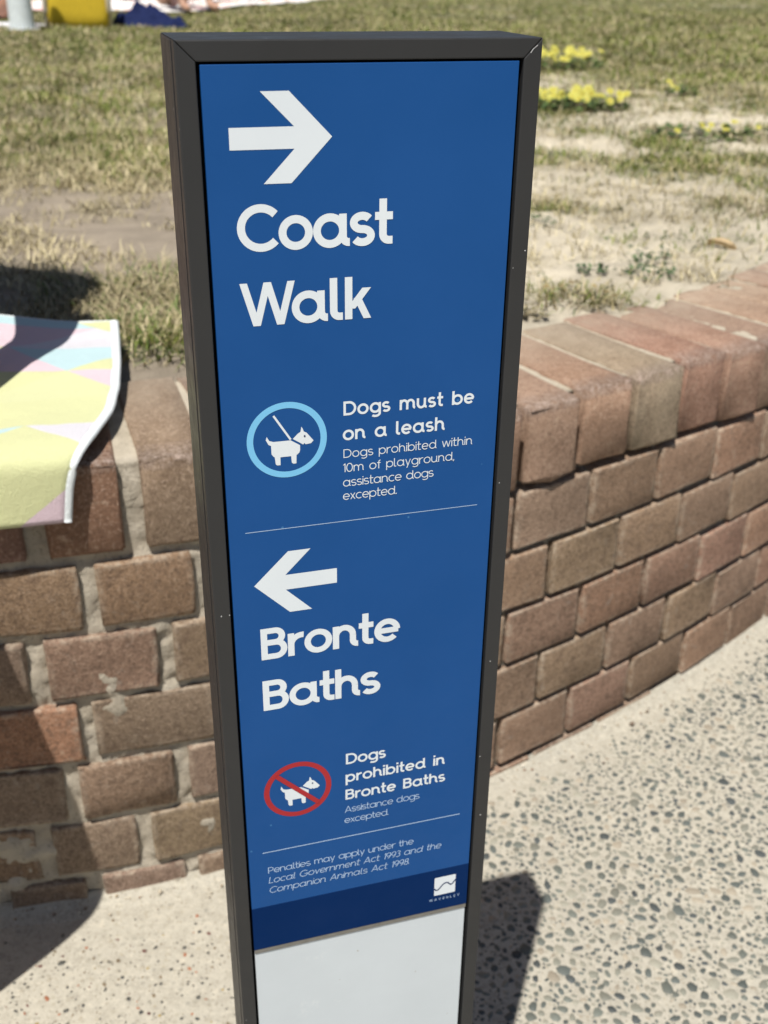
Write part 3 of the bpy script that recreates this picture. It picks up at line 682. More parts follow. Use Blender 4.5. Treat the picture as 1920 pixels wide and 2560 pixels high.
def glyph(ch, w):
    """list of ('s', pts, closed) strokes or ('d', p0, p1, horizontal width) bars; width"""
    h = w / 2; X = XH; R = .39; cy = X / 2; ry = X / 2 + .02 - h; G = []
    S = lambda p, c=False: G.append(('s', p, c)); D = lambda p0, p1, ww=None: G.append(('d', p0, p1, ww))
    ring = lambda cx=R, r=R: S(arc(cx, cy, r - h, ry, 0, 360, 40)[:-1], True)
    def spur(x, top, xe): r = .5 * w + .05; S([(x, top), (x, h + r)] + arc(x + r, h + r, r, r, 180, 270, 6)[1:] + [(xe, h)])
    def arch(x0, x1): c = (x0 + x1) / 2; return arc(c, .40, (x1 - x0) / 2, X + .02 - h - .40, 180, 0, 16)
    if ch == 'o': ring(); return G, .78
    if ch == 'a': ring(); spur(.78 - h, X, .85); return G, .85
    if ch == 'd': ring(); spur(.78 - h, 1., .85); return G, .85
    if ch == 'b': ring(); S([(h, 0), (h, 1)]); return G, .78
    if ch == 'p': ring(); S([(h, -.30), (h, X)]); return G, .78
    if ch == 'g': ring(); S([(.78 - h, X), (.78 - h, -.05)] + arc(.41, -.05, .37 - h, .27 - h, 0, -140, 12)[1:]); return G, .78
    if ch == 'c': S(arc(R, cy, R - h, ry, 48, 312, 30)); return G, .68
    if ch == 'e': S(arc(.375, cy, .375 - h, ry, 2, 318, 34)); S([(h * .8, cy + .01), (.75 - h * .25, cy + .01)]) if 0 else S([(h, cy), (.75 - h * .6, cy)]); return G, .75
    if ch == 'f': S([(.13 + h, 0), (.13 + h, .78)] + arc(.13 + h + .16, .78, .16, .22 - h, 180, 80, 8)[1:]); S([(0, X - h), (.38, X - h)]); return G, .40
    if ch == 'h': S([(h, 0), (h, 1)]); q = arch(h, .66 - h); S(q); spur(.66 - h, .40, .72); return G, .72
    if ch == 'n': S([(h, 0), (h, X)]); q = arch(h, .66 - h); S(q); spur(.66 - h, .40, .72); return G, .72
    if ch == 'm': S([(h, 0), (h, X)]); S(arch(h, .54)); S([(.54, .40), (.54, 0)]); S(arch(.54, 1.08 - h)); spur(1.08 - h, .40, 1.13); return G, 1.13
    if ch == 'i': S([(h, 0), (h, X)]); S([(h, .86), (h, .86 + max(.13, w))]); return G, w
    if ch == 'k': S([(h, 0), (h, 1)]); D((w * .8, .25), (.62 - w * .55, X)); D((.64 - w * .55, 0), (.30, .50)); return G, .66
    if ch == 'l': spur(h, 1., .20 + .6 * w); return G, .20 + .6 * w
    if ch == 'r': S([(h, 0), (h, X)]); S(arc(.40, .36, .40 - h, X + .01 - h - .36, 180, 82, 12)); return G, .44
    if ch == 's':
        q = (X + .04 - w) / 4; rx = .285 - h; c1 = X + .02 - h - q; c0 = -.02 + h + q
        S(arc(.285, c1, rx, q, 32, 262, 18) + arc(.295, c0, rx + .005, q, 82, -150, 18)); return G, .585
    if ch == 't': spur(.10 + h, 1.02, .42); S([(0, X - h), (.42, X - h)]); return G, .43
    if ch == 'u': S([(h, X), (h, .34)] + arc(.33, .34, .33 - h, .36 - h, 180, 360, 16)[1:]); spur(.66 - h, X, .72); return G, .72
    if ch == 'v': D((h, X), (.31, 0)); D((.62 - h, X), (.31, 0)); return G, .62
    if ch == 'y': D((h, X), (.31, 0)); D((.62 - h, X), (.19, -.30)); return G, .62
    if ch == 'w': [D(a, b_) for a, b_ in (((h, X), (.26, 0)), ((.50, X), (.26, 0)), ((.50, X), (.74, 0)), ((1. - h, X), (.74, 0)))]; return G, 1.0
    if ch == 'x': D((h * 1.2, 0), (.58 - h * 1.2, X)); D((.58 - h * 1.2, 0), (h * 1.2, X)); return G, .58
    if ch == 'C': S(arc(.53, .5, .53 - h, .52 - h, 42, 318, 36)); return G, .92
    if ch == 'G': S(arc(.53, .5, .53 - h, .52 - h, 42, 350, 36)); S([(.56, .45), (1.05 - h * .4, .45)]); return G, 1.05
    if ch == 'W': [D(a, b_) for a, b_ in (((h * 1.1, 1), (.375, 0)), ((.645, 1), (.375, 0)), ((.645, 1), (.925, 0)), ((1.29 - h * 1.1, 1), (.925, 0)))]; return G, 1.29
    if ch == 'A': D((h, 0), (.44, 1)); D((.88 - h, 0), (.44, 1)); S([(.2, .28), (.68, .28)]); return G, .88
    if ch == 'V': D((h, 1), (.42, 0)); D((.84 - h, 1), (.42, 0)); return G, .84
    if ch == 'B':
        S([(h, 0), (h, 1)]); S([(h, 1 - h), (.40, 1 - h)] + arc(.40, .77 - h / 2, .27 - h, .23 - h / 2, 90, -90, 12)[1:] + [(h, .54)])
        S([(h, .535), (.42, .535)] + arc(.42, .267 + h / 2, .30 - h, .268 - h / 2, 90, -90, 12)[1:] + [(h, h)]); return G, .72
    if ch == 'D': S([(h, 0), (h, 1)]); S([(h, 1 - h), (.38, 1 - h)] + arc(.38, .5, .50 - h, .5 - h, 90, -90, 22)[1:] + [(h, h)]); return G, .88
    if ch == 'P': S([(h, 0), (h, 1)]); S([(h, 1 - h), (.38, 1 - h)] + arc(.38, .71 - h / 2, .31 - h, .29 - h / 2, 90, -90, 12)[1:] + [(h, .42)]); return G, .69
    if ch == 'R': S([(h, 0), (h, 1)]); S([(h, 1 - h), (.36, 1 - h)] + arc(.36, .72 - h / 2, .29 - h, .28 - h / 2, 90, -90, 12)[1:] + [(h, .44)]); D((.62, 0), (.32, .44)); return G, .68
    if ch == 'L': S([(h, 1), (h, 0)]); S([(h, h), (.56, h)]); return G, .56
    if ch == 'E': S([(h, 1), (h, 0)]); [S([(h, y_), (.58, y_)]) for y_ in (h, .51, 1 - h)]; return G, .58
    if ch == 'Y': S([(.4, 0), (.4, .45)]); D((h, 1), (.4, .42)); D((.8 - h, 1), (.4, .42)); return G, .80
    if ch == '0': S(arc(.36, .5, .36 - h, .52 - h, 0, 360, 36)[:-1], True); return G, .72
    if ch == '1': S([(.22, 0), (.22, 1)]); D((h, .80), (.22, 1)); return G, .22 + h
    if ch == '9': S(arc(.31, .68, .31 - h, .34 - h, 0, 360, 30)[:-1], True); S(arc(.20, .68, .42 - h, .70 - h, 0, -75, 12)); return G, .62
    if ch == '8': S(arc(.31, .75, .26 - h, .27 - h, 0, 360, 26)[:-1], True); S(arc(.31, .27, .31 - h, .29 - h, 0, 360, 28)[:-1], True); return G, .62
    if ch == '3': S(arc(.28, .76, .25 - h, .26 - h, 150, -90, 16)); S(arc(.28, .28, .30 - h, .30 - h, 90, -150, 18)); return G, .58
    if ch == '.': S([(h, 0), (h, max(w, .12))]); return G, w
    if ch == ',': D((0., -.12), (h * 1.3, .11)); return G, w
    return G, .38
def text_line(t, x0, x1, base, cap, w, mat, ital=0., name='printed_word', parent=blue, space=.40, gap=.05):
    gl = [(c, *glyph(c, w)) if c != ' ' else (' ', [], space) for c in t]
    KERN = {'Wa': -.10, 'lk': .05, 'al': .05, 'AV': -.12, 'WA': -.12}
    kn = [KERN.get(t[i_:i_ + 2], 0.) for i_ in range(len(t))]
    nat = sum(g[2] for g in gl) + sum(kn); track = ((x1 - x0) / cap - nat) / (len(t) - 1); ink = Ink(); x = 0.
    for (c, G, adv), kq in zip(gl, kn):
        if c == ' ':
            ink.build(name, mat, parent); ink = Ink()
        tr = lambda p: (x0 + (x + p[0] + ital * p[1]) * cap, base - p[1] * cap)
        for g in G:
            if g[0] == 's': ink.ribbon([tr(p) for p in g[1]], w / 2 * cap, g[2])
            else:
                (ax, ay), (bx, by) = g[1], g[2]; L = math.hypot(bx - ax, by - ay); hw = w / 2 * L / max(.2, abs(by - ay)) * .93
                ink.poly([tr(p) for p in ((ax - hw, ay), (ax + hw, ay), (bx + hw, by), (bx - hw, by))])
        x += adv + track + kq
    return ink.build(name, mat, parent)
wh, pl = MAT['white'], MAT['pale']
text_line('Coast', .1385, .5857, .5412, .1250, .178, wh)
text_line('Walk', .1358, .5253, .7555, .1252, .178, wh)
text_line('Bronte', .1483, .6321, 1.9085, .1232, .178, wh)
text_line('Baths', .1468, .5636, 2.1185, .1240, .178, wh)
text_line('Dogs must be', .4362, .8607, 1.0575, .0458, .165, wh, space=.5)
text_line('on a leash', .4335, .7658, 1.1395, .0458, .165, wh, space=.5)
text_line('Dogs prohibited within', .4354, .8616, 1.1990, .0290, .095, wh, space=.45)
text_line('10m of playground,', .4337, .8022, 1.2480, .0295, .095, wh, space=.45)
text_line('assistance dogs', .4332, .7343, 1.2980, .0295, .095, wh, space=.45)
text_line('excepted.', .4329, .6107, 1.3450, .0295, .095, wh, space=.45)
text_line('Dogs', .4368, .5878, 2.4185, .0480, .165, wh)
text_line('prohibited in', .4350, .8188, 2.5020, .0475, .165, wh, space=.5)
text_line('Bronte Baths', .4343, .8238, 2.5850, .0475, .165, wh, space=.5)
text_line('Assistance dogs', .4313, .7235, 2.6475, .0300, .095, pl, space=.45)
text_line('excepted.', .4299, .6011, 2.6985, .0300, .095, pl)
text_line('Penalties may apply under the', .1335, .7056, 2.8730, .0305, .095, pl, space=.45)
text_line('Local Government Act 1993 and the', .1332, .8195, 2.9235, .0305, .095, pl, .18, space=.45)
text_line('Companion Animals Act 1998.', .1332, .6900, 2.9740, .0305, .095, pl, .18, space=.45)
ink = Ink(); ink.poly([(.1297, .2145), (.3052, .2145), (.2165, .1257), (.2938, .1255), (.4097, .2434), (.2945, .3615), (.2178, .3612), (.3052, .2718), (.1297, .2712)]); ink.build('arrow', wh)
ink = Ink(); ink.poly([(.1357, 1.6178), (.2500, 1.5043), (.3238, 1.5043), (.2388, 1.5907), (.4103, 1.5907), (.4103, 1.6460), (.2388, 1.6460), (.3248, 1.7333), (.2500, 1.7330)]); ink.build('arrow', wh)
for b_, th, m_ in ((1.4210, .0022, pl), (2.7665, .0036, pl)):
    ink = Ink(); ink.poly([(.1165, b_ - th / 2), (.8910, b_ - th / 2), (.8910, b_ + th / 2), (.1165, b_ + th / 2)]); ink.build('divider_line', m_)
# pictograms
ink = Ink(); ink.ribbon(arc(.2591, 1.1194, .1141, .1141, 0, 360, 72)[:-1], .0099, True); ink.build('pictogram_ring', MAT['cyan'])
ink = Ink(); ink.ribbon(arc(.2570, 2.4920, .1145, .1145, 0, 360, 72)[:-1], .0099, True); ink.build('pictogram_ring', MAT['red'])
def dog(dx, dy, sc=1.):
    ink = Ink(); f = lambda pts: [((a - .27) * sc + .27 + dx, (b_ - 1.12) * sc + 1.12 + dy) for a, b_ in pts]
    body = [(.1965, 1.1020), (.1935, 1.1130), (.2015, 1.1290), (.2090, 1.1330), (.2095, 1.1610), (.2150, 1.1690), (.2190, 1.1720), (.2215, 1.1960), (.2255, 1.1995), (.2362, 1.2000), (.2365, 1.1735), (.2700, 1.1735), (.2715, 1.1955), (.2760, 1.1995), (.2858, 1.1995), (.2868, 1.1720), (.2960, 1.1640), (.2985, 1.1560), (.2985, 1.1400), (.2700, 1.1210), (.2160, 1.1205), (.2040, 1.1160)]
    head = [(.2765, 1.1170), (.2930, 1.1010), (.3010, 1.0965), (.3040, 1.0795), (.3085, 1.0870), (.3110, 1.0960), (.3200, 1.1010), (.3410, 1.1285), (.3330, 1.1370), (.3160, 1.1390), (.3120, 1.1340), (.3085, 1.1390), (.3000, 1.1330)]
    ink.poly(f(body)); ink.poly(f(head)); return ink, f
ink, f = dog(0, 0); ink.build('dog_pictogram', wh)
i2 = Ink(); i2.ribbon(f([(.2195, 1.0360), (.2700, 1.1185)]), .0032); i2.build('leash_pictogram', wh)
i2 = Ink(); i2.k = 20; i2.poly(f(arc(.3135, 1.1110, .0030, .0030, 0, 360, 10)[:-1])); i2.build('dog_eye', MAT['navy'])
ink, f = dog(-.0015, 1.3640, .98); ink.build('dog_pictogram', wh)
i2 = Ink(); i2.k = 20; i2.poly(f(arc(.3135, 1.1110, .0030, .0030, 0, 360, 10)[:-1])); i2.build('dog_eye', MAT['navy'])
i2 = Ink(); i2.k = 22; i2.ribbon([(.1815, 2.4160), (.3330, 2.5700)], .0092); i2.build('prohibition_bar', MAT['red'])
# council emblem
ink = Ink(); q = []
for (cx, cy, a0) in ((.8895 - .004, 3.0830 + .004, -90), (.8895 - .004, 3.1800 - .004, 0), (.8000 + .004, 3.1800 - .004, 90), (.8000 + .004, 3.0830 + .004, 180)): q += arc(cx, cy, .004, .004, a0, a0 + 90, 5)
ink.poly(q); ink.build('emblem_tile', wh)
i2 = Ink(); i2.k = 20; wv = [(.8000, 3.1360)] + [(.8000 + .0905 * t, 3.1400 - .026 * math.sin((t - .12) * 7.2) * (1 if t < .55 else .8)) for t in np.linspace(.04, .96, 22)] + [(.8900, 3.1260)]
wv = [(.800, 3.140), (.806, 3.150), (.814, 3.1505), (.822, 3.143), (.831, 3.130), (.840, 3.121), (.850, 3.118), (.858, 3.121), (.864, 3.129), (.869, 3.1335), (.876, 3.130), (.883, 3.120), (.890, 3.110)]
i2.ribbon(wv, .0024); i2.build('emblem_wave', MAT['navy'])
text_line('WAVERLEY', .7800, .9095, 3.2080, .0125, .13, pl)
# nicks and scratches on the frame
ink = Ink(L3); ink.lay = lambda: -.0009
def nick(a, b_, r): ink.poly([(a + r * math.cos(t) * (.6 + .6 * random.random()), b_ + r * math.sin(t) * (.6 + .6 * random.random())) for t in np.linspace(0, 5.5, 7)], -.0008)
for a, b_, r in ((.022, 1.70, .0028), (.048, 1.70, .0022), (.968, 2.05, .003), (.957, 1.34, .0025), (.952, 2.48, .0028), (.99, .58, .0022), (.955, .63, .0018), (.012, 3.62, .002)): nick(a, b_, r)
ink.ribbon([(.9655, .0385), (.9720, .0290), (.9850, .0190)], .0011); ink.ribbon([(.9700, .0300), (.9800, .0240)], .0006)
ink.build('paint_chips', m_simple('bare_metal_chip', (.55, .55, .56), .5), sign)['kind'] = 'stuff'

# ------------------------------------------------------------------ towel on the wall
def m_towel():
    b = NB('pastel_towel'); uv = b.coords('UV'); sp = b.n('ShaderNodeSeparateXYZ'); b.L.new(uv, sp.inputs[0]); u, v = sp.outputs[0], sp.outputs[1]
    def stripe(ku, kv, o): return b.math('FLOOR', b.math('ADD', b.math('ADD', b.math('MULTIPLY', u, ku), b.math('MULTIPLY', v, kv)), o))
    cb = b.n('ShaderNodeCombineXYZ'); k = 12.5; q5 = 5.6
    for i_, (ku, kv, o) in enumerate(((0, k, .12), (q5, k * .5, .06), (-q5, k * .5, .06))): b.L.new(stripe(ku, kv, o), cb.inputs[i_])
    wn = b.n('ShaderNodeTexWhiteNoise', noise_dimensions='3D'); b.L.new(cb.outputs[0], wn.inputs['Vector'])
    col = b.ramp(wn.outputs['Value'], [(0., (.66, .68, .38)), (.20, (.50, .68, .72)), (.33, (.66, .68, .38)), (.50, (.72, .57, .63)), (.75, (.68, .67, .72)), (.90, (.67, .69, .40))], 'CONSTANT')
    vo = b.coords(); n = b.noise(vo, 700, 3, .7); n2 = b.noise(vo, 90, 4, .6)
    col = b.mix(b.ramp(n, [(.3, .35), (.55, 0.)]), col, (.7, .7, .7), 'MULTIPLY')
    return b.out(col, .97, b.bump(b.math('ADD', n, b.math('MULTIPLY', n2, .6)), .8, .0025), spec=.1, **{'Sheen Weight': .15})
towel = empty('beach_towel', (-.55, 1.1, TOP), 0, 'pastel triangle-patterned beach towel with a white hem draped over the wall coping at left', 'towel')
TO = np.array([-.55, 1.1, TOP])
# right edge, front to back, traced on the place: (t along the cloth, x, y, z)
edge = np.array([[0, -.306, .919, .514], [.04, -.301, .922, .550], [.068, -.294, .926, .574], [.10, -.287, .955, .582], [.19, -.286, 1.04, .580], [.26, -.293, 1.10, .583], [.34, -.307, 1.17, .588], [.42, -.325, 1.245, .588], [.50, -.340, 1.305, .595]])
nt_ = 90; nx_ = 120; tt = np.linspace(0, .50, nt_); wd = .95
ex_ = np.stack([np.interp(tt, edge[:, 0], edge[:, k]) for k in (1, 2, 3)], -1)
for _ in range(3): ex_[1:-1] = (ex_[:-2] + 2 * ex_[1:-1] + ex_[2:]) / 4
V = []; UV = []
for i_ in range(nt_):
    for j in range(nx_):
        q_ = j / (nx_ - 1) * wd; x = ex_[i_, 0] - q_; t = tt[i_]
        slope = float(yw(x) - yw(ex_[i_, 0])); y = ex_[i_, 1] + slope * float(1 - sstep(.1, .35, t)) - .012 * q_ * (t > .4)
        z = ex_[i_, 2] + .006 * math.sin(q_ * 21 + t * 9) * (.3 + .7 * min(1, q_ * 6)) + .010 * float(fbm(x * 9, t * 9, 61) - .5) - .10 * q_ * float(1 - sstep(0, .06, t)) * 0
        if t < .09: y -= .008 * math.sin(q_ * 17) * (1 - t / .09)
        V.append((x - TO[0], y - TO[1], z - TO[2])); UV.append((x * 1.0, t))
i = np.arange(nt_ - 1)[:, None] * nx_ + np.arange(nx_ - 1)[None]
me = np_mesh('cloth', np.array(V), np.stack([i, i + 1, i + nx_ + 1, i + nx_], -1).reshape(-1), 4, True)
uvl = me.uv_layers.new(name='UVMap'); li = np.zeros(len(me.loops), np.int32); me.loops.foreach_get('vertex_index', li); uvl.data.foreach_set('uv', np.array(UV)[li].ravel())
cl = obj('cloth', me, m_towel(), towel); md = cl.modifiers.new('thick', 'SOLIDIFY'); md.thickness = .005; md.offset = 0
# hem: rolled white border along right and back edges
def tube(path, r, seg=8, flat=1.):
    V = []; F = []; path = [Vector(p) for p in path]
    for k, p in enumerate(path):
        t = (path[min(k + 1, len(path) - 1)] - path[max(k - 1, 0)]).normalized(); up = Vector((0, 0, 1)) if abs(t.z) < .9 else Vector((0, -1, 0))
        s = t.cross(up).normalized(); u_ = s.cross(t)
        for a in range(seg): an = 2 * math.pi * a / seg; V.append(p + s * math.cos(an) * r + u_ * math.sin(an) * r * flat)
    for k in range(len(path) - 1):
        for a in range(seg): F.append((k * seg + a, k * seg + (a + 1) % seg, (k + 1) * seg + (a + 1) % seg, (k + 1) * seg + a))
    F.append(tuple(range(seg))); F.append(tuple(range((len(path) - 1) * seg, len(path) * seg))[::-1])
    return V, F
Vn = np.array(V).reshape(nt_, nx_, 3)
v_, f_ = tube([p + np.array([-.001, 0, 0]) for p in Vn[:, 0]], .0058, 8, .62); obj('hem', mesh('hem', v_, f_, True), MAT['hem'], towel)
v_, f_ = tube([tuple(p) for p in Vn[-1, ::3]], .004, 8, .7); obj('hem', mesh('hem', v_, f_, True), MAT['hem'], towel)

# ------------------------------------------------------------------ people
SKIN = m_simple('skin', (.46, .27, .19), .5, .05, 80, .4)
SKIN2 = m_simple('tanned_skin', (.40, .21, .14), .5, .05, 80, .4)
def skinned(name, J, Ebones, mat, parent, root=0, sub=2):
    me = bpy.data.meshes.new(name); me.from_pydata([j[0] for j in J], Ebones, []); me.update()
    o = bpy.data.objects.new(name, me); COL.objects.link(o); o.parent = parent
    md = o.modifiers.new('skin', 'SKIN'); md.use_smooth_shade = True
    for k, j in enumerate(J): me.skin_vertices[0].data[k].radius = (j[1], j[1] if len(j) < 3 else j[2])
    me.skin_vertices[0].data[root].use_root = True
    s_ = o.modifiers.new('sub', 'SUBSURF'); s_.levels = sub; s_.render_levels = sub
    me.materials.append(mat); return o
def person(loc, K, label, skin, suit_col, hair_col, hat=None, rz=0, s=1.):
    """K: dict of joint positions in metres"""
    root = empty('person', loc, rz, label, 'person'); root.scale = (s, s, s)
    J = []; ix = {}
    def add(n, p, r, r2=None): ix[n] = len(J); J.append((tuple(p), r, r2 or r)); return ix[n]
    v = {k: Vector(p) for k, p in K.items()}
    add('pelvis', v['pelvis'], .125, .105); add('waist', (v['pelvis'] + v['chest']) / 2, .11, .09); add('chest', v['chest'], .135, .10); add('neckb', v['chest'].lerp(v['head'], .42), .07)
    add('neck', v['chest'].lerp(v['head'], .62), .05); add('head', v['head'], .078, .088); add('crown', v['head'] + (v['head'] - v['neckp'] if 'neckp' in v else Vector((0, 0, 1))).normalized() * .075, .068, .075)
    E = [(0, 1), (1, 2), (2, 3), (3, 4), (4, 5), (5, 6)]
    for sd in 'lr':
        a = add('sh' + sd, v['sh' + sd], .052); b_ = add('el' + sd, v['el' + sd], .036); c = add('wr' + sd, v['wr' + sd], .025); E += [(ix['neckb'], a), (a, b_), (b_, c)]
        hd = add('ha' + sd, v['wr' + sd] + (v['wr' + sd] - v['el' + sd]).normalized() * .06, .028, .016); E += [(c, hd)]
        dirn = (v['wr' + sd] - v['el' + sd]).normalized(); side = dirn.cross(Vector((0, 0, 1)));  side = side.normalized() if side.length > .1 else Vector((1, 0, 0))
        for fk, (off, ln) in enumerate(((-.026, .045), (-.009, .06), (.009, .064), (.026, .055))):
            p1 = v['wr' + sd] + dirn * .095 + side * off; f1 = add(f'f{sd}{fk}', p1, .009); f2 = add(f'g{sd}{fk}', p1 + dirn * ln * .8 + Vector((0, 0, -.01)), .0075); E += [(hd, f1), (f1, f2)]
        h_ = add('hip' + sd, v['hip' + sd], .085); k_ = add('kn' + sd, v['kn' + sd], .055); m_ = add('calf' + sd, v['kn' + sd].lerp(v['an' + sd], .35), .052); an = add('an' + sd, v['an' + sd], .034); t_ = add('toe' + sd, v['toe' + sd], .026, .03)
        E += [(0, h_), (h_, k_), (k_, m_), (m_, an), (an, t_)]
    skinned('body', J, E, skin, root)
    sw = [(tuple(v['pelvis']), .140, .12), (tuple((v['pelvis'] + v['chest']) / 2), .122, .10), (tuple(v['chest']), .148, .113), (tuple(v['pelvis'].lerp(v['hipl'], .8)), .10, .10), (tuple(v['pelvis'].lerp(v['hipr'], .8)), .10, .10)]
    skinned('swimsuit', sw, [(0, 1), (1, 2), (0, 3), (0, 4)], m_simple('swimsuit', suit_col, .7), root)
    up = Vector((0, 0, 1)) if 'neckp' not in v else (v['head'] - v['neckp']).normalized()
    back = v.get('back', Vector((0, 1, 0)))
    bm = bmesh.new(); bmesh.ops.create_uvsphere(bm, u_segments=20, v_segments=14, radius=.108)
    for q_ in bm.verts: q_.co = q_.co * (1 + .05 * random.random())
    me = bpy.data.meshes.new('hair'); bm.to_mesh(me); bm.free(); h_ = obj('hair', me, m_simple('hair', hair_col, .6, .8, 300), root); h_.location = v['head'] + up * .045 + back * .03; h_.scale = (.95, 1, 1.02)
    fwd = -back; sidev = fwd.cross(up).normalized()
    for sgn in (-1, 1):
        bm = bmesh.new(); bmesh.ops.create_icosphere(bm, subdivisions=2, radius=.012); me = bpy.data.meshes.new('eye'); bm.to_mesh(me); bm.free()
        o = obj('eye', me, MAT['white'], root); o.location = v['head'] + fwd * .078 + sidev * .032 * sgn + up * .01
    bm = bmesh.new(); bmesh.ops.create_cone(bm, cap_ends=True, segments=10, radius1=.014, radius2=.006, depth=.045); me = bpy.data.meshes.new('nose'); bm.to_mesh(me); bm.free()
    o = obj('nose', me, skin, root); o.location = v['head'] + fwd * .092 - up * .012
    if hat:
        V = []; F = []; pr = [(.0, .12), (.06, .118), (.092, .095), (.104, .05), (.108, .02), (.145, .005), (.175, -.012), (.177, -.018), (.145, -.002), (.10, .01)]; sg = 36
        for r, z in pr:
            for a in range(sg): an = 2 * math.pi * a / sg; V.append((r * math.cos(an), r * math.sin(an), z + .008 * math.sin(3 * an) * (r > .15)))
        for k in range(len(pr) - 1):
            for a in range(sg): F.append((k * sg + a, k * sg + (a + 1) % sg, (k + 1) * sg + (a + 1) % sg, (k + 1) * sg + a))
        o = obj('sun_hat', mesh('sun_hat', V, F, True), m_simple('straw_hat', hat, .9, .8, 400), root); o.location = v['head'] + up * .045; o.rotation_euler = up.to_track_quat('Z', 'Y').to_euler()
    return root
# sitter on the coping, left of the picture, whose shadow falls across towel, wall and paving
K = dict(pelvis=(0, .02, .10), chest=(.01, .12, .42), head=(-.02, .15, .665), neckp=(.0, .13, .48), shl=(.175, .12, .47), shr=(-.17, .12, .47), ell=(.235, .06, .24), wrl=(.225, -.04, .05), elr=(-.27, .25, .28), wrr=(-.28, .30, .05),
         hipl=(.115, -.03, .08), hipr=(-.10, -.02, .08), knl=(.235, -.40, .01), knr=(.04, -.42, .02), anl=(.165, -.44, -.36), anr=(.06, -.46, -.40), toel=(.165, -.54, -.45), toer=(.07, -.60, -.49), back=(0, 1, .1))
person((-.68, 1.10, TOP + .02), K, 'person in dark swimsuit and straw hat sitting on the wall just left of the towel', SKIN, (.03, .035, .06), (.05, .03, .02), hat=(.45, .36, .2))

# ------------------------------------------------------------------ things far up the lawn
def cushion(name, sx, sy, sz, mat, loc, rz, label, cat, amp=.03, seed=0, parts=True):
    bm = bmesh.new(); bmesh.ops.create_cube(bm, size=1); bmesh.ops.subdivide_edges(bm, edges=bm.edges[:], cuts=9, use_grid_fill=True)
    for v in bm.verts:
        c = v.co * 2; q_ = [math.copysign(abs(t) ** .8, t) for t in c]; L = (abs(c.x) ** 6 + abs(c.y) ** 6 + abs(c.z) ** 6) ** (1 / 6); c = c / max(L, 1e-6)
        n_ = float(fbm(c.x * 2 + seed, c.z * 2 + c.y * 1.7, seed + 70)) - .5
        v.co = Vector((c.x * sx / 2, c.y * sy / 2, c.z * sz / 2)) * (1 + n_ * amp * 4) ; v.co.z += sz / 2
    me = bpy.data.meshes.new(name); bm.to_mesh(me); bm.free(); me.polygons.foreach_set('use_smooth', [True] * len(me.polygons))
    return me
zb = lz(-2.17, 8.2)
bag = empty('beach_bag', (-2.17, 8.24, zb), .2, 'bright yellow towelling beach bag with cream piping standing on the lawn', 'bag')
obj('bag_body', cushion('bag_body', .43, .26, .42, None, None, 0, '', '', .02, 3), m_simple('yellow_towelling', (.66, .47, .035), .95, 1., 60), bag)
for sx in (-1, 1):
    v_, f_ = tube([(sx * .212, -.12 * math.cos(a), .23 + .22 * math.sin(a)) for a in np.linspace(-1.45, 1.45, 14)], .018, 8); obj('piping', mesh('piping', v_, f_, True), m_simple('cream_piping', (.62, .56, .42), .9), bag)
v_, f_ = tube([(.16 * math.cos(a), -.02, .44 + .16 * math.sin(a)) for a in np.linspace(0, math.pi, 14)], .012, 8); obj('handle', mesh('handle', v_, f_, True), m_simple('cream_strap', (.60, .54, .40), .9), bag)
# white post
pst = empty('white_post', (-2.40, 7.68, lz(-2.40, 7.68)), 0, 'round white painted post rising from the lawn at the top left corner', 'post')
V = []; F = []; sg = 28; pr = [(.082, -.03), (.080, .0), (.079, .02), (.068, .9), (.066, .93), (.03, .95), (.001, .952)]
for r, z in pr:
    for a in range(sg): V.append((r * math.cos(6.28318 * a / sg), r * math.sin(6.28318 * a / sg), z))
for k in range(len(pr) - 1):
    for a in range(sg): F.append((k * sg + a, k * sg + (a + 1) % sg, (k + 1) * sg + (a + 1) % sg, (k + 1) * sg + a))
obj('shaft', mesh('shaft', V, F, True), m_simple('white_paint', (.72, .78, .80), .5, .1, 20), pst)
V = []; F = []
v_, f_ = tube([(.10 * math.cos(a), .10 * math.sin(a), .006) for a in np.linspace(0, 6.283, 24)], .012, 6); obj('collar', mesh('collar', v_, f_, True), m_simple('grey_collar', (.5, .52, .52), .7), pst)
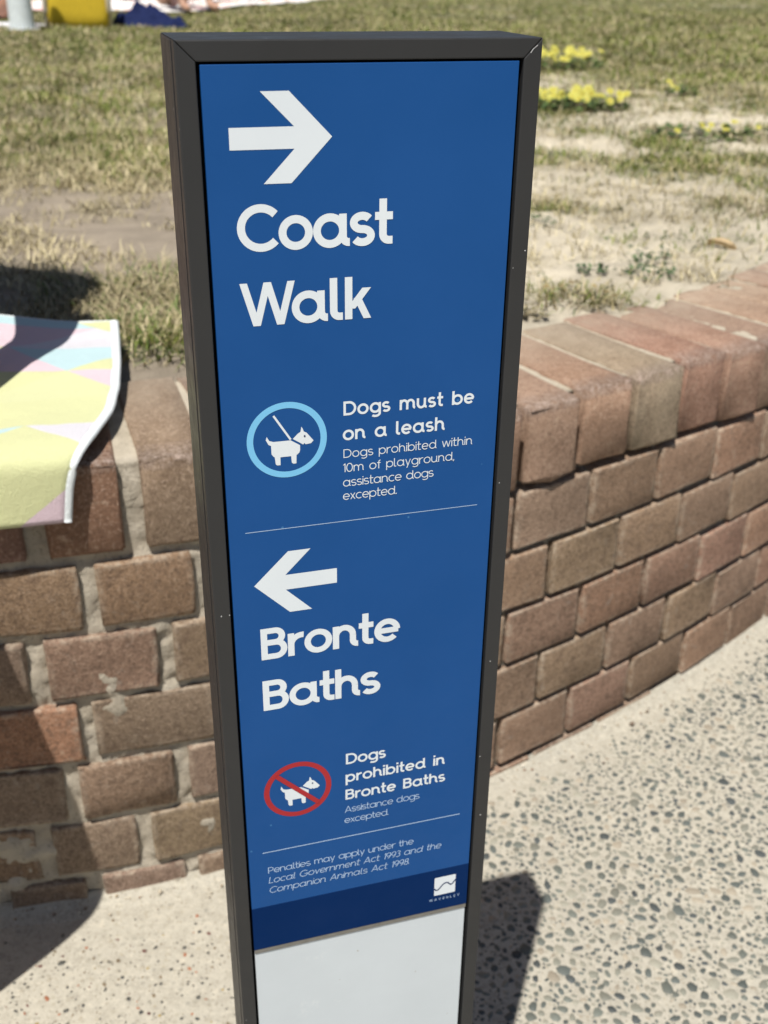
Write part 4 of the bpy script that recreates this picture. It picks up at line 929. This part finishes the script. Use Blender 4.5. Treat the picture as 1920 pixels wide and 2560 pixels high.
# crumpled cloths and blankets
def cloth(name, loc, sx, sy, h, col, seed, label, cat, rz=0, shape=None, pattern=None, fr=5):
    n_ = 60; u = np.linspace(-1, 1, n_); X_, Y_ = np.meshgrid(u, u); e = 1 + .12 * (fbm(X_ * 2, Y_ * 2, seed) - .5)
    Z_ = h * (fbm(X_ * fr * .5 + 3, Y_ * fr * .5, seed + 1, 3) ** 1.4) * (1 - np.clip(np.hypot(X_, Y_) if shape == 'heap' else np.maximum(abs(X_), abs(Y_)) * .6, 0, 1) ** 2) + .006
    if shape == 'heap': s_ = 1 - .25 * np.maximum(0, X_); Y2 = Y_ * s_
    else: Y2 = Y_
    xw, yw_ = X_ * sx / 2 * e, Y2 * sy / 2 * e
    ca, sa = math.cos(rz), math.sin(rz); wx = loc[0] + xw * ca - yw_ * sa; wy = loc[1] + xw * sa + yw_ * ca
    lzz = lawn_z(wx, wy) - lz(loc[0], loc[1]); V = np.stack([xw, yw_, Z_ + lzz + .012], -1).reshape(-1, 3)
    i = np.arange(n_ - 1)[:, None] * n_ + np.arange(n_ - 1)[None]
    me = np_mesh(name, V, np.stack([i, i + 1, i + n_ + 1, i + n_], -1).reshape(-1), 4, True)
    if pattern:
        b = NB(name + '_fabric'); v = b.coords(); vo = b.voro(v, pattern[0]); sc_ = b.n('ShaderNodeSeparateColor'); b.L.new(vo.outputs['Color'], sc_.inputs[0])
        m = b.out(b.ramp(sc_.outputs[0], pattern[1], 'CONSTANT'), .9, b.bump(b.noise(v, 60, 4), .4, .004), spec=.15)
    else: m = m_simple(name + '_fabric', col, .9, .8, 50, .15)
    o = obj(name, me, m, None, None, label, cat); o.location = (loc[0], loc[1], lz(loc[0], loc[1])); o.rotation_euler = (0, 0, rz)
    md = o.modifiers.new('thick', 'SOLIDIFY'); md.thickness = .012
    return o
cloth('navy_clothing', (-1.74, 8.50, 0), .56, .36, .27, (.012, .02, .075), 41, 'crumpled navy blue clothing heaped on the lawn beside the yellow bag', 'clothes', shape='heap')
cloth('picnic_blanket', (-2.3, 12.7, 0), 3.9, 2.2, .04, (.8, .8, .8), 42, 'white picnic blanket with pink and orange pattern spread at the top of the lawn', 'blanket', rz=1.275, pattern=(9, [(0, (.82, .80, .78)), (.62, (.80, .52, .50)), (.74, (.84, .82, .8)), (.88, (.75, .45, .25))]))
cloth('white_towel', (-2.98, 8.15, 0), 1.15, .6, .03, (.72, .72, .78), 43, 'white towel spread on the lawn behind the white post', 'towel')
# lying and sitting people far up the lawn (only their lowest parts reach into the picture)
KL = dict(pelvis=(0, 0, .12), chest=(.42, .02, .16), head=(.82, .02, .16), neckp=(.6, .02, .15), shl=(.50, .19, .13), shr=(.50, -.17, .13), ell=(.30, .34, .07), wrl=(.08, .33, .05), elr=(.62, -.38, .08), wrr=(.86, -.34, .05),
          hipl=(-.05, .09, .11), hipr=(-.05, -.09, .11), knl=(-.46, .12, .12), knr=(-.46, -.10, .12), anl=(-.88, .14, .06), anr=(-.88, -.10, .06), toel=(-.98, .18, .05), toer=(-.98, -.14, .05), back=(0, 0, -1))
person((-1.75, 12.4, lz(-1.75, 12.4) + .04), KL, 'sunbather in a red swimsuit lying along the near edge of the picnic blanket', SKIN, (.45, .05, .05), (.08, .04, .02), rz=1.27)
person((-2.75, 13.0, lz(-2.75, 13.0) + .04), KL, 'sunbather in an orange swimsuit lying on the far side of the picnic blanket', SKIN2, (.55, .16, .05), (.04, .025, .02), rz=1.3)
KS = dict(pelvis=(0, 0, .13), chest=(0, .06, .50), head=(0, .02, .84), neckp=(0, .05, .62), shl=(.17, .05, .55), shr=(-.17, .05, .55), ell=(.24, -.12, .33), wrl=(.14, -.33, .30), elr=(-.24, -.12, .33), wrr=(-.14, -.33, .30),
          hipl=(.10, -.02, .11), hipr=(-.10, -.02, .11), knl=(.14, -.36, .40), knr=(-.14, -.36, .40), anl=(.13, -.52, .05), anr=(-.13, -.52, .05), toel=(.14, -.66, .03), toer=(-.14, -.66, .03), back=(0, 1, 0))
person((-2.80, 8.45, lz(-2.80, 8.45) + .02), KS, 'person in a black swimsuit sitting on a white towel behind the white post', SKIN2, (.01, .01, .012), (.05, .03, .02), rz=1.9)
person((-2.0, 10.9, lz(-2.0, 10.9) + .02), KS, 'person in a pale pink swimsuit sitting behind the navy clothing heap', SKIN, (.7, .45, .42), (.12, .07, .03), rz=.6)
print('bricks', NBR[0], 'stones', N)
